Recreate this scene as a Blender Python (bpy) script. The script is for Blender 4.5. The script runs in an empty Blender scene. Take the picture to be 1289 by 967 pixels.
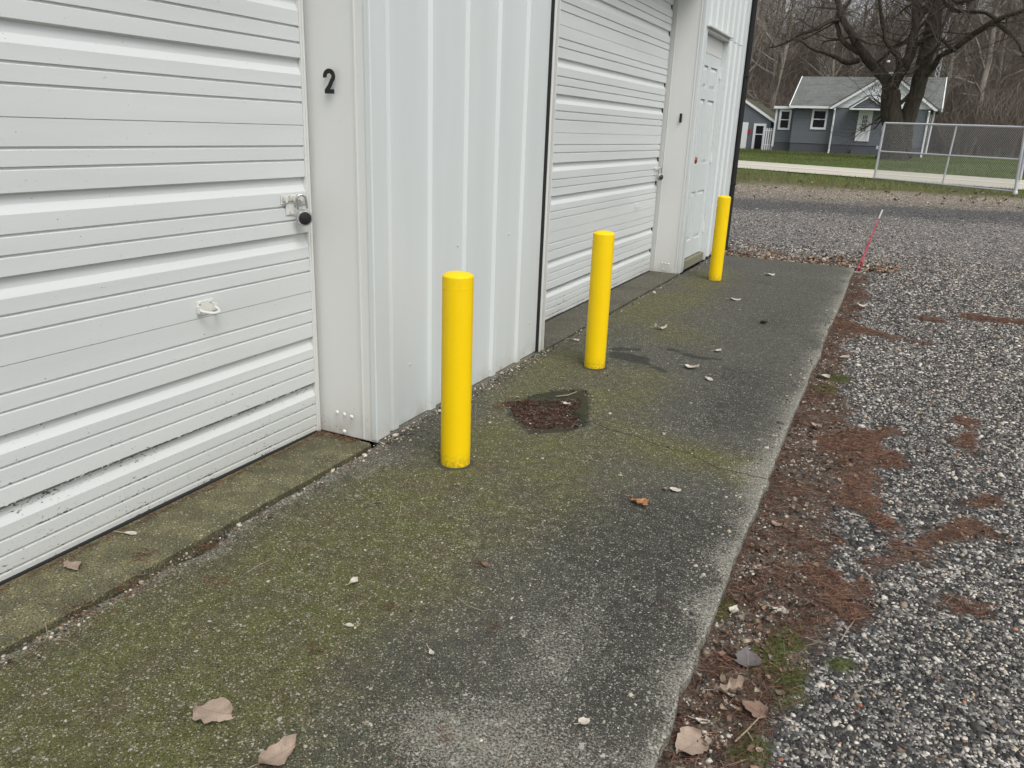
import bpy, bmesh, math, random
import numpy as np
from mathutils import Vector, Matrix
S = bpy.context.scene
C = S.collection
rnd = random.Random(7)
rng = np.random.default_rng(7)
rad = math.radians

# ---------------------------------------------------------------- camera
PW, PH = 1289.0, 967.0
cc = np.array([PW/2, PH/2])
VPY, VPZ = np.array([1152., 180.]), np.array([530., 3500.])
FP = math.sqrt(-np.dot(VPY-cc, VPZ-cc))
def _ray(px, py): return np.array([px-cc[0], -(py-cc[1]), -FP])
_y = _ray(*VPY); _y /= np.linalg.norm(_y)
_z = -_ray(*VPZ); _z /= np.linalg.norm(_z)
_z = _z-np.dot(_z, _y)*_y; _z /= np.linalg.norm(_z)
RM = np.array([np.cross(_y, _z), _y, _z])
EYE = np.array([0, 0, 1.55])
cam = bpy.data.cameras.new('camera'); co = bpy.data.objects.new('camera', cam); C.objects.link(co)
M4 = Matrix.Identity(4)
for i in range(3):
    for j in range(3): M4[i][j] = RM[i, j]
    M4[i][3] = EYE[i]
co.matrix_world = M4
cam.sensor_width = 36; cam.lens = FP/PW*36; cam.clip_start = .05; cam.clip_end = 2000
S.camera = co

# ---------------------------------------------------------------- sky and sun (overcast)
SUN_EL, SUN_AZ = rad(54), rad(128)        # azimuth measured from +Y towards +X
w = bpy.data.worlds.new('World'); S.world = w; w.use_nodes = True
nt = w.node_tree; nt.nodes.clear()
sky = nt.nodes.new('ShaderNodeTexSky'); sky.sky_type = 'NISHITA'; sky.sun_disc = False
sky.sun_elevation = SUN_EL; sky.sun_rotation = SUN_AZ
sky.air_density = 1.0; sky.dust_density = 4.0; sky.ozone_density = 1.0
hs = nt.nodes.new('ShaderNodeHueSaturation'); hs.inputs['Saturation'].default_value = .16
hs.inputs['Value'].default_value = 1.0
bg = nt.nodes.new('ShaderNodeBackground'); bg.inputs[1].default_value = .15
out = nt.nodes.new('ShaderNodeOutputWorld')
nt.links.new(sky.outputs[0], hs.inputs['Color']); nt.links.new(hs.outputs[0], bg.inputs[0]); nt.links.new(bg.outputs[0], out.inputs[0])
sl = bpy.data.lights.new('sun', 'SUN'); sl.energy = .9; sl.angle = rad(28); sl.color = (1, .97, .92)
so = bpy.data.objects.new('sun', sl); C.objects.link(so)
sd = Vector((math.sin(SUN_AZ)*math.cos(SUN_EL), math.cos(SUN_AZ)*math.cos(SUN_EL), math.sin(SUN_EL)))
so.rotation_euler = sd.to_track_quat('Z', 'Y').to_euler()
S.view_settings.view_transform = 'Standard'; S.view_settings.look = 'None'
S.view_settings.exposure = .33; S.view_settings.gamma = 1
S.render.engine = 'CYCLES'

# ---------------------------------------------------------------- terrain and measuring helpers
TS = [-200, 12.5, 19, 28, 36, 46, 58, 68, 85, 120, 160, 600]
TZ = [-.04, -.04, .06, .33, .45, .64, .70, .9, 5.0, 15.5, 17, 17]
def tz(x, y): return np.interp(np.asarray(y)+.25*np.clip(np.asarray(x), -14, 14)*np.clip((np.asarray(y)-12)/10, 0, 1), TS, TZ)
def wray(px, py): return RM @ _ray(px, py)
def G(px, py, z=0.0):
    d = wray(px, py); t = (z-EYE[2])/d[2]; return (EYE+t*d)
def GT(px, py):                       # first hit of a sight line with the terrain
    d = wray(px, py); d = d/np.linalg.norm(d)
    t = 1.0
    while t < 400:
        p = EYE+t*d
        if p[2] <= tz(p[0], p[1]): break
        t *= 1.002
    return p
def onX(px, py, x0):
    d = wray(px, py); return EYE+d*((x0-EYE[0])/d[0])
def onY(px, py, y0):
    d = wray(px, py); return EYE+d*((y0-EYE[1])/d[1])
def in_view(P, margin=.12):
    q = (np.asarray(P)-EYE) @ RM
    zz = -q[:, 2]; zz[zz < .05] = .05
    u = cc[0]+FP*q[:, 0]/zz; v = cc[1]-FP*q[:, 1]/zz
    return (-q[:, 2] > .05) & (u > -margin*PW) & (u < PW*(1+margin)) & (v > -margin*PH) & (v < PH*(1+margin))

# ---------------------------------------------------------------- small node language
class Mat:
    def __init__(s, name):
        s.m = bpy.data.materials.new(name); s.m.use_nodes = True; s.t = s.m.node_tree
        s.b = s.t.nodes['Principled BSDF']
    def n(s, typ, ins=None, **kw):
        k = s.t.nodes.new(typ)
        for a, v in kw.items(): setattr(k, a, v)
        for a, v in (ins or {}).items(): s.set(k.inputs[a], v)
        return k
    def set(s, sock, v):
        if isinstance(v, bpy.types.NodeSocket): s.t.links.new(v, sock)
        elif isinstance(v, (tuple, list)) and len(v) == 3 and sock.type == 'RGBA': sock.default_value = (*v, 1)
        else: sock.default_value = v
    def geo(s): return s.n('ShaderNodeNewGeometry').outputs['Position']
    def obj(s): return s.n('ShaderNodeTexCoord').outputs['Object']
    def attr(s, nm, out='Fac'): return s.n('ShaderNodeAttribute', attribute_name=nm).outputs[out]
    def noise(s, vec, scale, detail=3, rough=.55, dist=0):
        return s.n('ShaderNodeTexNoise', {'Vector': vec, 'Scale': scale, 'Detail': detail, 'Roughness': rough, 'Distortion': dist}).outputs['Fac']
    def vor(s, vec, scale, out='Distance', feature='F1'):
        return s.n('ShaderNodeTexVoronoi', {'Vector': vec, 'Scale': scale}, feature=feature).outputs[out]
    def math(s, op, a, b=0.0, clamp=False):
        k = s.n('ShaderNodeMath', operation=op); k.use_clamp = clamp; s.set(k.inputs[0], a); s.set(k.inputs[1], b); return k.outputs[0]
    def mr(s, v, a, b, c=0.0, d=1.0, smooth=False):
        k = s.n('ShaderNodeMapRange', {'Value': v, 'From Min': a, 'From Max': b, 'To Min': c, 'To Max': d})
        if smooth: k.interpolation_type = 'SMOOTHSTEP'
        return k.outputs[0]
    def mix(s, f, a, b):
        k = s.n('ShaderNodeMix', data_type='RGBA'); s.set(k.inputs[0], f); s.set(k.inputs[6], a); s.set(k.inputs[7], b); return k.outputs[2]
    def ramp(s, f, stops):
        k = s.n('ShaderNodeValToRGB', {'Fac': f}); e = k.color_ramp.elements
        while len(e) < len(stops): e.new(.5)
        for el, (p, c) in zip(e, stops): el.position = p; el.color = (*c, 1) if len(c) == 3 else c
        return k.outputs[0]
    def sep(s, v):
        k = s.n('ShaderNodeSeparateXYZ', {'Vector': v}); return k.outputs
    def bump(s, h, dist=.01, strength=1.0, prev=None):
        k = s.n('ShaderNodeBump', {'Height': h, 'Distance': dist, 'Strength': strength})
        if prev is not None: s.set(k.inputs['Normal'], prev)
        return k.outputs[0]
    def fin(s, col=None, rough=None, normal=None, metal=None, spec=None):
        if col is not None: s.set(s.b.inputs['Base Color'], col)
        if rough is not None: s.set(s.b.inputs['Roughness'], rough)
        if normal is not None: s.set(s.b.inputs['Normal'], normal)
        if metal is not None: s.set(s.b.inputs['Metallic'], metal)
        if spec is not None: s.set(s.b.inputs['Specular IOR Level'], spec)
        return s.m

def simple(name, col, rough=.5, metal=0.0, var=.12, scale=30, bump=0.0):
    m = Mat(name); p = m.obj()
    n = m.noise(p, scale, 4)
    c2 = tuple(max(0, c*(1-var*1.6)) for c in col); c1 = tuple(min(1, c*(1+var)) for c in col)
    nb = m.bump(n, bump) if bump else None
    return m.fin(m.mix(n, c2, c1), rough, nb, metal)

def painted_steel(name, col, dirt_top=.35, streak=.04, warm=(.30, .25, .16)):
    m = Mat(name); p = m.geo(); z = m.sep(p)[2]
    mp = m.n('ShaderNodeMapping', {'Vector': p, 'Scale': (4, 4, .5)}).outputs[0]
    st = m.noise(mp, 1.0, 4)
    base = m.mix(m.mr(st, .35, .75), tuple(c*(1-streak) for c in col), tuple(min(1, c*(1+streak*.6)) for c in col))
    big = m.noise(p, 1.3, 2)
    base = m.mix(m.mr(big, .4, .7, 0, .12), base, (.62, .60, .52))
    low = m.mr(z, 0.0, dirt_top, 1, 0)
    # fine mildew and splash specks, thickest near the ground
    sp = m.noise(p, 95, 2, .6); sp2 = m.noise(p, 9, 3)
    amt = m.math('MULTIPLY', m.math('POWER', low, 2.2), m.mr(sp2, .3, .7))
    thr = m.math('SUBTRACT', .79, m.math('MULTIPLY', amt, .20))
    speck = m.math('GREATER_THAN', sp, thr)
    film = m.math('MULTIPLY', m.math('MULTIPLY', m.math('POWER', low, 5.0), m.mr(sp2, .3, .65)), .55)
    c = m.mix(film, base, warm)
    c = m.mix(m.math('MULTIPLY', speck, .75), c, (.07, .065, .05))
    return m.fin(c, m.mr(st, .2, .8, .33, .48), m.bump(m.noise(p, 40, 2), .0004))

WHITE = painted_steel('white_painted_steel', (.60, .64, .64))
TRIM = painted_steel('trim_steel', (.65, .66, .64), .4, .02)
def door_steel():
    m = Mat('door_steel'); p = m.geo(); z = m.sep(p)[2]
    mp = m.n('ShaderNodeMapping', {'Vector': p, 'Scale': (3, .6, 8)}).outputs[0]
    st = m.noise(mp, 1.0, 3)
    base = m.mix(m.mr(st, .35, .7), (.57, .595, .588), (.62, .645, .64))
    low = m.mr(z, .0, .55, 1, 0)
    mildew = m.attr('groove')
    mn = m.noise(p, 60, 3, .65); pn = m.noise(p, 3.0, 3)
    k = m.math('MULTIPLY', mildew, m.math('MULTIPLY', m.math('POWER', low, .7), m.mr(pn, .3, .6)))
    mpv = m.n('ShaderNodeMapping', {'Vector': p, 'Scale': (1, .35, 1)}).outputs[0]; mn = m.noise(mpv, 130, 3, .7)
    lip = m.math('MULTIPLY', m.math('LESS_THAN', m.math('ABSOLUTE', m.math('SUBTRACT', z, .2655)), .0055), .26)
    dark = m.math('GREATER_THAN', m.math('ADD', m.math('ADD', mn, lip), m.math('MULTIPLY', k, .28)), .72)
    sp = m.noise(p, 120, 2, .6)
    spk = m.math('GREATER_THAN', sp, m.math('SUBTRACT', .76, m.math('MULTIPLY', m.math('POWER', low, 1.5), .09)))
    c = m.mix(m.math('MULTIPLY', m.math('POWER', low, 3), .25), base, (.34, .31, .23))
    c = m.mix(m.math('MULTIPLY', dark, .9), c, (.03, .028, .02))
    c = m.mix(m.math('MULTIPLY', spk, .65), c, (.08, .07, .05))
    return m.fin(c, .4, m.bump(m.noise(p, 30, 2), .0004))
DOORM = door_steel()
BLACK = simple('black_paint', (.006, .006, .007), .7)
RUBBER = simple('black_rubber', (.015, .015, .015), .8)
HARD = simple('zinc_hardware', (.62, .62, .60), .4, .35, .2, 60)
WHITEHW = simple('white_hardware', (.66, .66, .62), .4, 0, .12, 90)
STEELD = simple('dark_steel', (.10, .10, .10), .3, .8)
CHROME = simple('padlock_steel', (.55, .55, .55), .22, .9)

# ---------------------------------------------------------------- mesh helpers
def mesh_np(name, V, F, mat=None, smooth=False, attrs=None, colors=None):
    """F: (n,k) index array"""
    me = bpy.data.meshes.new(name); V = np.asarray(V, np.float32); F = np.asarray(F, np.int32)
    n, k = F.shape
    me.vertices.add(len(V)); me.vertices.foreach_set('co', V.ravel())
    me.loops.add(n*k); me.loops.foreach_set('vertex_index', F.ravel())
    me.polygons.add(n); me.polygons.foreach_set('loop_start', np.arange(0, n*k, k, dtype=np.int32))
    me.polygons.foreach_set('loop_total', np.full(n, k, np.int32))
    me.polygons.foreach_set('use_smooth', np.full(n, smooth))
    me.update(calc_edges=True)
    for a, v in (attrs or {}).items():
        at = me.attributes.new(a, 'FLOAT', 'POINT'); at.data.foreach_set('value', np.asarray(v, np.float32))
    if colors is not None:
        at = me.attributes.new('tint', 'FLOAT_COLOR', 'POINT')
        cl = np.ones((len(V), 4), np.float32); cl[:, :3] = colors; at.data.foreach_set('color', cl.ravel())
    if mat: me.materials.append(mat)
    return me
def link(name, me, parent=None):
    o = bpy.data.objects.new(name, me); C.objects.link(o)
    if parent: o.parent = parent
    return o
class MB:
    """collects shapes and links them as ONE mesh object"""
    def __init__(s): s.V = []; s.F = []
    def add(s, V, F):
        b = len(s.V); s.V += [tuple(map(float, v)) for v in V]; s.F += [tuple(i+b for i in f) for f in F]; return s
    def box(s, a, b, rz=0, piv=None):
        x0, y0, z0 = a; x1, y1, z1 = b
        V = [(x0,y0,z0),(x1,y0,z0),(x1,y1,z0),(x0,y1,z0),(x0,y0,z1),(x1,y0,z1),(x1,y1,z1),(x0,y1,z1)]
        return s.add(V, [(3,2,1,0),(4,5,6,7),(0,1,5,4),(1,2,6,5),(2,3,7,6),(3,0,4,7)])
    def prism(s, poly, axis, a, b):
        """poly: list of 2D points in the other two axes (ccw), extruded along axis from a to b"""
        n = len(poly)
        def P(p, t): return {'x': (t, p[0], p[1]), 'y': (p[0], t, p[1]), 'z': (p[0], p[1], t)}[axis]
        V = [P(p, a) for p in poly]+[P(p, b) for p in poly]
        F = [tuple(range(n))[::-1], tuple(range(n, 2*n))]+[(i, (i+1) % n, n+(i+1) % n, n+i) for i in range(n)]
        return s.add(V, F)
    def tube(s, pts, r, sides=8, caps=True, roll=0):
        pts = [Vector(p) for p in pts]; n = len(pts)
        rs = r if isinstance(r, (list, tuple)) else [r]*n
        V = []; F = []; prev = None
        for i, p in enumerate(pts):
            d = (pts[min(i+1, n-1)]-pts[max(i-1, 0)])
            if d.length < 1e-9: d = Vector((0, 0, 1))
            d.normalize()
            if prev is None:
                u = d.cross(Vector((0, 0, 1)))
                if u.length < .05: u = d.cross(Vector((0, 1, 0)))
            else: u = prev-d*prev.dot(d)
            u.normalize(); prev = u; v = d.cross(u)
            for k in range(sides):
                a = 2*math.pi*k/sides+roll
                V.append(p+(u*math.cos(a)+v*math.sin(a))*rs[i])
        for i in range(n-1):
            for k in range(sides):
                k2 = (k+1) % sides
                F.append((i*sides+k, i*sides+k2, (i+1)*sides+k2, (i+1)*sides+k))
        if caps: F.append(tuple(range(sides))[::-1]); F.append(tuple(range((n-1)*sides, n*sides)))
        return s.add(V, F)
    def lathe(s, prof, c, sides=24, axis='z'):
        """prof: (r, h) list"""
        V = []; F = []; n = len(prof)
        for r, h in prof:
            for k in range(sides):
                a = 2*math.pi*k/sides; p = (r*math.cos(a), r*math.sin(a), h)
                if axis == 'x': p = (h, r*math.cos(a), r*math.sin(a))
                if axis == 'y': p = (r*math.sin(a), h, r*math.cos(a))
                V.append((p[0]+c[0], p[1]+c[1], p[2]+c[2]))
        for i in range(n-1):
            for k in range(sides):
                k2 = (k+1) % sides
                F.append((i*sides+k, i*sides+k2, (i+1)*sides+k2, (i+1)*sides+k))
        F.append(tuple(range(sides))[::-1]); F.append(tuple(range((n-1)*sides, n*sides)))
        return s.add(V, F)
    def build(s, name, mat, parent=None, bevel=0, smooth=None, seg=2, fixn=True):
        me = bpy.data.meshes.new(name); me.from_pydata(s.V, [], s.F)
        if fixn:
            bm = bmesh.new(); bm.from_mesh(me); bmesh.ops.recalc_face_normals(bm, faces=bm.faces); bm.to_mesh(me); bm.free()
        me.materials.append(mat)
        if smooth is not None:
            me.polygons.foreach_set('use_smooth', [True]*len(me.polygons))
            me.set_sharp_from_angle(angle=rad(smooth))
        o = link(name, me, parent)
        if bevel:
            b = o.modifiers.new('bevel', 'BEVEL'); b.width = bevel; b.segments = seg; b.limit_method = 'ANGLE'; b.angle_limit = rad(40)
            if smooth is None: pass
        return o
def tag(o, label=None, cat=None, group=None, kind=None):
    if label: o['label'] = label
    if cat: o['category'] = cat
    if group: o['group'] = group
    if kind: o['kind'] = kind
    return o
def empty(name, loc=(0, 0, 0), rz=0):
    o = bpy.data.objects.new(name, None); C.objects.link(o); o.location = loc; o.rotation_euler.z = rz; o.empty_display_size = .1
    return o
def copy_tree(o, parent=None):
    c = o.copy(); C.objects.link(c); c.parent = parent
    for ch in list(o.children): copy_tree(ch, c)
    return c

# distance fields in world metres
def seg_dist(P, a, b):
    a = np.asarray(a[:2]); b = np.asarray(b[:2]); d = b-a; L = max(1e-9, d@d)
    t = np.clip(((P-a) @ d)/L, 0, 1); return np.linalg.norm(P-(a+t[:, None]*d), axis=1)
def poly_sdf(P, poly):
    poly = [np.asarray(p[:2]) for p in poly]; n = len(poly); dm = np.full(len(P), 1e9); ins = np.zeros(len(P), bool)
    for i in range(n):
        a, b = poly[i], poly[(i+1) % n]
        dm = np.minimum(dm, seg_dist(P, a, b))
        cond = (a[1] > P[:, 1]) != (b[1] > P[:, 1])
        xi = (b[0]-a[0])*(P[:, 1]-a[1])/((b[1]-a[1]) if abs(b[1]-a[1]) > 1e-12 else 1e-12)+a[0]
        ins ^= cond & (P[:, 0] < xi)
    return np.where(ins, -dm, dm)
def vnoise(x, y, sc, seed=0):
    """cheap smooth value noise, numpy"""
    r = np.random.default_rng(seed).random((256, 256))
    X = np.asarray(x)*sc+100; Y = np.asarray(y)*sc+100
    xi = np.floor(X).astype(int); yi = np.floor(Y).astype(int); fx = X-xi; fy = Y-yi
    fx = fx*fx*(3-2*fx); fy = fy*fy*(3-2*fy)
    g = lambda a, b: r[a % 256, b % 256]
    return (g(xi, yi)*(1-fx)+g(xi+1, yi)*fx)*(1-fy)+(g(xi, yi+1)*(1-fx)+g(xi+1, yi+1)*fx)*fy
def fbm(x, y, sc, seed=0, o=4):
    s = 0; a = .5; t = 0
    for k in range(o): s = s+a*vnoise(x, y, sc*2**k, seed+k); t += a; a *= .5
    return s/t

# ================================================================ THE GROUND
# bands across the lot and the road, each boundary a straight line through two ground points
bp = [((925, 286), (1289, 320)), ((925, 262), (1289, 279)), ((925, 250), (1289, 266)), ((925, 229), (1289, 251)), ((925, 212.5), (1289, 240)), ((925, 202), (1289, 228))]
BL = []
for l, r in bp:
    a = GT(*l); b = GT(*r); k = (b[1]-a[1])/(b[0]-a[0]); k = max(-.75, min(.4, k)); BL.append((a[1]-k*a[0], k))
print('bands', BL)
BL.append((62, 0)); BL.append((75, 0))
def band_t(x, y):
    ys = [c+k*x for c, k in BL]
    t = np.zeros_like(x)-1.0
    for i in range(len(ys)-1):
        seg = (y-ys[i])/np.maximum(ys[i+1]-ys[i], .3)
        t = np.where(y >= ys[i], i+np.clip(seg, 0, 1), t)
    first = np.clip((y-ys[0])/4.0, -1, 0)
    return np.where(t < 0, first, t)
# needle drifts and litter, as polygons and strokes on the ground
GL = lambda px, py: G(px, py, -.04)
strip = [G(1075, 337), G(1100, 345), G(1092, 380), G(1075, 430), G(1062, 470), G(1078, 520), G(1118, 545), G(1112, 600), G(1062, 640), G(1058, 690), G(1075, 745), G(1030, 790), G(1005, 850), G(975, 920), G(950, 1000), G(930, 1100), np.array([-.7, .5, 0]), np.array([-.7, 10.9, 0])]
strokes = [((1100, 715), (1230, 660), .045), ((1100, 715), (1075, 770), .05), ((1040, 720), (1075, 770), .06), ((1085, 560), (1118, 580), .10), ((1095, 600), (1080, 640), .07),
           ((1195, 768), (1238, 766), .045), ((1060, 410), (1120, 425), .10), ((1110, 423), (1160, 432), .06), ((1226, 400), (1300, 407), .13), ((1165, 403), (1180, 404), .08),
           ((1215, 530), (1222, 570), .05), ((1230, 640), (1250, 630), .03), ((1100, 650), (1140, 700), .05), ((1050, 560), (1110, 545), .09)]
def litter_sdf(P):
    d = poly_sdf(P, strip)+.03
    for a, b, r in strokes: d = np.minimum(d, seg_dist(P, GL(*a), GL(*b))-r)
    d = d+(fbm(P[:, 0], P[:, 1], 5, 3)-.5)*.22+(fbm(P[:, 0], P[:, 1], 22, 9)-.5)*.08
    return d
def drift_d(P):
    d = np.full(len(P), 9.0)
    for a, b, r in strokes: d = np.minimum(d, seg_dist(P, GL(*a), GL(*b))-r*1.25)
    return d
def strip_fill(x, y):
    """how much bare gravel shows through the litter of the strip (0..1); the drifts stay closed"""
    f = np.clip((fbm(x, y, 6, 81)-.42)/.14, 0, 1)*.9
    return f*np.clip((drift_d(np.stack([x, y], 1))+.03)/.06, 0.05, 1)
mossb = [(970, 830, .07), (985, 808, .06), (1000, 845, .05), (1062, 835, .035), (940, 950, .05), (915, 770, .04), (1052, 478, .08), (1040, 490, .07), (1000, 870, .05)]
def gmoss(P):
    d = np.full(len(P), 9.0)
    for x, y, r in mossb: c = GL(x, y); d = np.minimum(d, np.hypot((P[:, 0]-c[0]), (P[:, 1]-c[1])*.7)-r)
    return d+(fbm(P[:, 0], P[:, 1], 14, 5)-.5)*.12
def axis(lo, a, b, hi, fine, grow=1.25):
    mid = list(np.arange(a, b, fine)); L = []; s = fine; v = a
    while v > lo: s *= grow; v -= s; L.append(v)
    R_ = []; s = fine; v = mid[-1]
    while v < hi: s *= grow; v += s; R_.append(v)
    return np.array(L[::-1]+mid+R_)
gx = axis(-500, -.7, 3.6, 500, .028, 1.12); gy = axis(-120, .9, 13.5, 700, .032, 1.045)
X, Y = np.meshgrid(gx, gy); xf, yf = X.ravel(), Y.ravel()
P2 = np.stack([xf, yf], 1)
near = (xf > -.9) & (xf < 4.2) & (yf > .3) & (yf < 14)
lit = np.full(len(xf), 5.0); lit[near] = litter_sdf(P2[near]); gm = np.full(len(xf), 5.0); gm[near] = gmoss(P2[near])
zf = tz(xf, yf)
zf = zf+np.where(near, (fbm(xf, yf, 2.2, 11)-.5)*.02+(fbm(xf, yf, 14, 12)-.5)*.012, 0)+np.where(yf > 14, (fbm(xf, yf, .35, 13)-.5)*.10*np.clip((yf-14)/10, 0, 1), 0)
zf = zf+np.where(gm < 0, .008, 0)-np.where((xf < -.85) & (yf < 10.5) & (yf > -6) & (xf > -14), .075, 0)
nx, ny = len(gx), len(gy)
ii = (np.arange(ny-1)[:, None]*nx+np.arange(nx-1)[None, :]).ravel()
Fg = np.stack([ii, ii+1, ii+1+nx, ii+nx], 1)
def ground_mat():
    m = Mat('ground'); p = m.geo(); t = m.attr('band'); li = m.attr('litter'); mo = m.attr('moss')
    n1 = m.noise(p, .9, 4); n2 = m.noise(p, 7, 4)
    tt = m.math('ADD', t, m.math('MULTIPLY', m.math('SUBTRACT', n1, .5), .55))
    tt = m.math('ADD', tt, m.math('MULTIPLY', m.math('SUBTRACT', n2, .5), .4))
    f = m.mr(tt, -1, 8)
    g = lambda v: (v+1)/9
    base = m.ramp(f, [(g(-1), (.095, .094, .093)), (g(.0), (.15, .143, .135)), (g(.75), (.145, .138, .13)), (g(1.05), (.07, .069, .069)), (g(1.8), (.075, .073, .072)), (g(2.1), (.15, .135, .115)),
                      (g(2.75), (.20, .175, .14)), (g(3.1), (.085, .088, .035)), (g(4.0), (.08, .10, .032)), (g(5.0), (.06, .095, .022)), (g(6.0), (.065, .085, .028)), (g(6.6), (.11, .093, .074)), (g(7.8), (.115, .098, .08))])
    # gravel grain: every cell its own stone colour
    c1 = m.vor(p, 62, 'Color'); v1 = m.sep(c1)[0]
    c2 = m.vor(p, 26, 'Color'); v2 = m.sep(c2)[1]
    gr = m.ramp(v1, [(0, (.25, .25, .26)), (.5, (.7, .7, .72)), (.78, (1.3, 1.28, 1.24)), (.92, (3.6, 3.55, 3.4)), (1, (4.6, 4.5, 4.3))])
    gr2 = m.ramp(v2, [(0, (.55, .55, .55)), (.7, (1.0, 1.0, 1.0)), (1, (1.9, 1.85, 1.8))])
    k = m.n('ShaderNodeMix', data_type='RGBA', blend_type='MULTIPLY'); k.inputs[0].default_value = 1; m.set(k.inputs[6], base); m.set(k.inputs[7], gr)
    gmul = k.outputs[2]
    k2 = m.n('ShaderNodeMix', data_type='RGBA', blend_type='MULTIPLY'); k2.inputs[0].default_value = .8; m.set(k2.inputs[6], gmul); m.set(k2.inputs[7], gr2)
    grassy = m.mr(tt, 2.75, 3.05)
    col = m.mix(grassy, k2.outputs[2], base)
    gn = m.noise(p, 14, 5, .7)
    kg = m.n('ShaderNodeMix', data_type='RGBA', blend_type='MULTIPLY'); m.set(kg.inputs[0], grassy); m.set(kg.inputs[6], col); m.set(kg.inputs[7], m.ramp(gn, [(.3, (.5, .5, .5)), (.5, (1, 1, 1)), (.7, (1.7, 1.5, 1.4))]))
    col = kg.outputs[2]
    ln = m.noise(p, 120, 3, .7); ln2 = m.noise(p, 18, 3)
    lc = m.mix(m.mr(ln, .35, .65), (.028, .018, .013), (.12, .065, .042))
    lc = m.mix(m.mr(ln2, .4, .65), lc, m.mix(m.mr(ln, .4, .6), (.05, .04, .03), (.20, .16, .12)))
    lm = m.mr(m.math('ADD', li, m.math('MULTIPLY', m.math('SUBTRACT', ln, .5), .10)), -.03, .02, .92, 0)
    col = m.mix(lm, col, lc)
    mc = m.mix(m.mr(ln, .35, .65), (.022, .030, .006), (.085, .095, .022))
    mm = m.mr(m.math('ADD', mo, m.math('MULTIPLY', m.math('SUBTRACT', ln, .5), .06)), -.015, .015, .9, 0)
    col = m.mix(mm, col, mc)
    h = m.math('SUBTRACT', 1, m.vor(p, 62))
    nb = m.bump(h, .012, .9); nb = m.bump(ln, .006, .6, nb)
    return m.fin(col, .85, nb, spec=.3)
me = mesh_np('ground', np.stack([xf, yf, zf], 1), Fg, ground_mat(), True, {'band': band_t(xf, yf), 'litter': lit, 'moss': gm})
tag(link('ground', me), kind='structure')

# the pale concrete road
def road_mat():
    m = Mat('road_concrete'); p = m.geo(); u = m.attr('u')
    n = m.noise(p, .5, 4); n2 = m.noise(p, 30, 3)
    c = m.mix(n, (.46, .43, .355), (.56, .53, .44)); c = m.mix(m.mr(n2, .3, .7, 0, .3), c, (.38, .36, .30))
    un = m.math('ADD', u, m.math('MULTIPLY', m.math('SUBTRACT', n, .5), .03))
    tr = m.math('ABSOLUTE', m.math('SUBTRACT', un, .45)); c = m.mix(m.mr(tr, .02, .06, .8, 0), c, (.30, .285, .23))
    wl = m.math('ABSOLUTE', m.math('SUBTRACT', u, .52)); c = m.mix(m.mr(wl, .02, .026, .9, 0), c, (.75, .74, .70))
    e = m.mr(m.math('ABSOLUTE', m.math('SUBTRACT', u, .5)), .43, .5, 0, .6); c = m.mix(e, c, (.3, .28, .22))
    return m.fin(c, .8, m.bump(n2, .004))
xs = np.concatenate([np.arange(-160, -20, 4.), np.arange(-20, 20, .5), np.arange(20, 160, 4.)]); us = np.linspace(0, 1, 15)
XX = np.repeat(xs[:, None], len(us), 1); y0 = BL[4][0]+BL[4][1]*XX; y1 = BL[5][0]+BL[5][1]*XX
# both edges parallel
kk = (BL[4][1]+BL[5][1])/2; wd = (BL[5][0]-BL[4][0])
YY = BL[4][0]+kk*XX+us[None, :]*wd
ZZ = tz(XX, YY)+.03
nu = len(us); jj = (np.arange(len(xs)-1)[:, None]*nu+np.arange(nu-1)[None, :]).ravel()
me = mesh_np('road', np.stack([XX.ravel(), YY.ravel(), ZZ.ravel()], 1), np.stack([jj, jj+nu, jj+nu+1, jj+1], 1), road_mat(), True, {'u': np.tile(us, len(xs))})
tag(link('road', me), kind='structure')
ROADC, ROADK, ROADW = BL[4][0], kk, wd

# ---------------------------------------------------------------- concrete pad along the building
XW = -2.21            # face of the wall
drain = [G(*p) for p in [(634, 503), (700, 490), (740, 491), (747, 508), (742, 533), (722, 541), (668, 545), (650, 535), (640, 515)]]
crack = [G(*p) for p in [(742, 530), (770, 541), (800, 549), (832, 561), (870, 572), (905, 590), (968, 603)]]
def edge_right(y): return np.interp(y, [-2, 1.9, 3.6, 7, 10.9], [-.33, -.34, -.365, -.39, -.43])+(vnoise(y, 0*y, 2.1, 21)-.5)*.018+(vnoise(y, 0*y, 14, 22)-.5)*.007+(vnoise(y, 0*y, 40, 27)-.5)*.006-.02*np.exp(-((y-1.95)/.06)**2)+.012*np.exp(-((y-3.6)/.05)**2)
def edge_left(y):
    g = .012+.010*(vnoise(y, 0*y+3, 2.3, 23))+.006*vnoise(y, 0*y, 15, 24)+.055*np.exp(-((y-1.86)/.12)**2)+.022*np.exp(-((y-1.6)/.15)**2)+.004
    g = g*np.interp(y, [3.0, 3.3, 4.9, 5.3], [1, .5, .5, .45])
    return XW+g-.055*np.interp(y, [3.06, 3.075, 5.05, 5.07], [0, 1, 1, 0])
ys = np.concatenate([np.arange(-1.6, .6, .04), np.arange(.6, 5.2, .0125), np.arange(5.2, 10.93, .03), [10.93]])
uu = np.concatenate([np.linspace(0, .98, 150), [.985, .989, .992, .995, .9975, 1]])
Yp = np.repeat(ys[:, None], len(uu), 1); el = edge_left(ys)[:, None]; er = edge_right(ys)[:, None]
Xp = el+(er-el)*uu[None, :]
xp, yp = Xp.ravel(), Yp.ravel(); PP = np.stack([xp, yp], 1)
dd = poly_sdf(PP, drain)+(fbm(xp, yp, 9, 31)-.5)*.07
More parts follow.
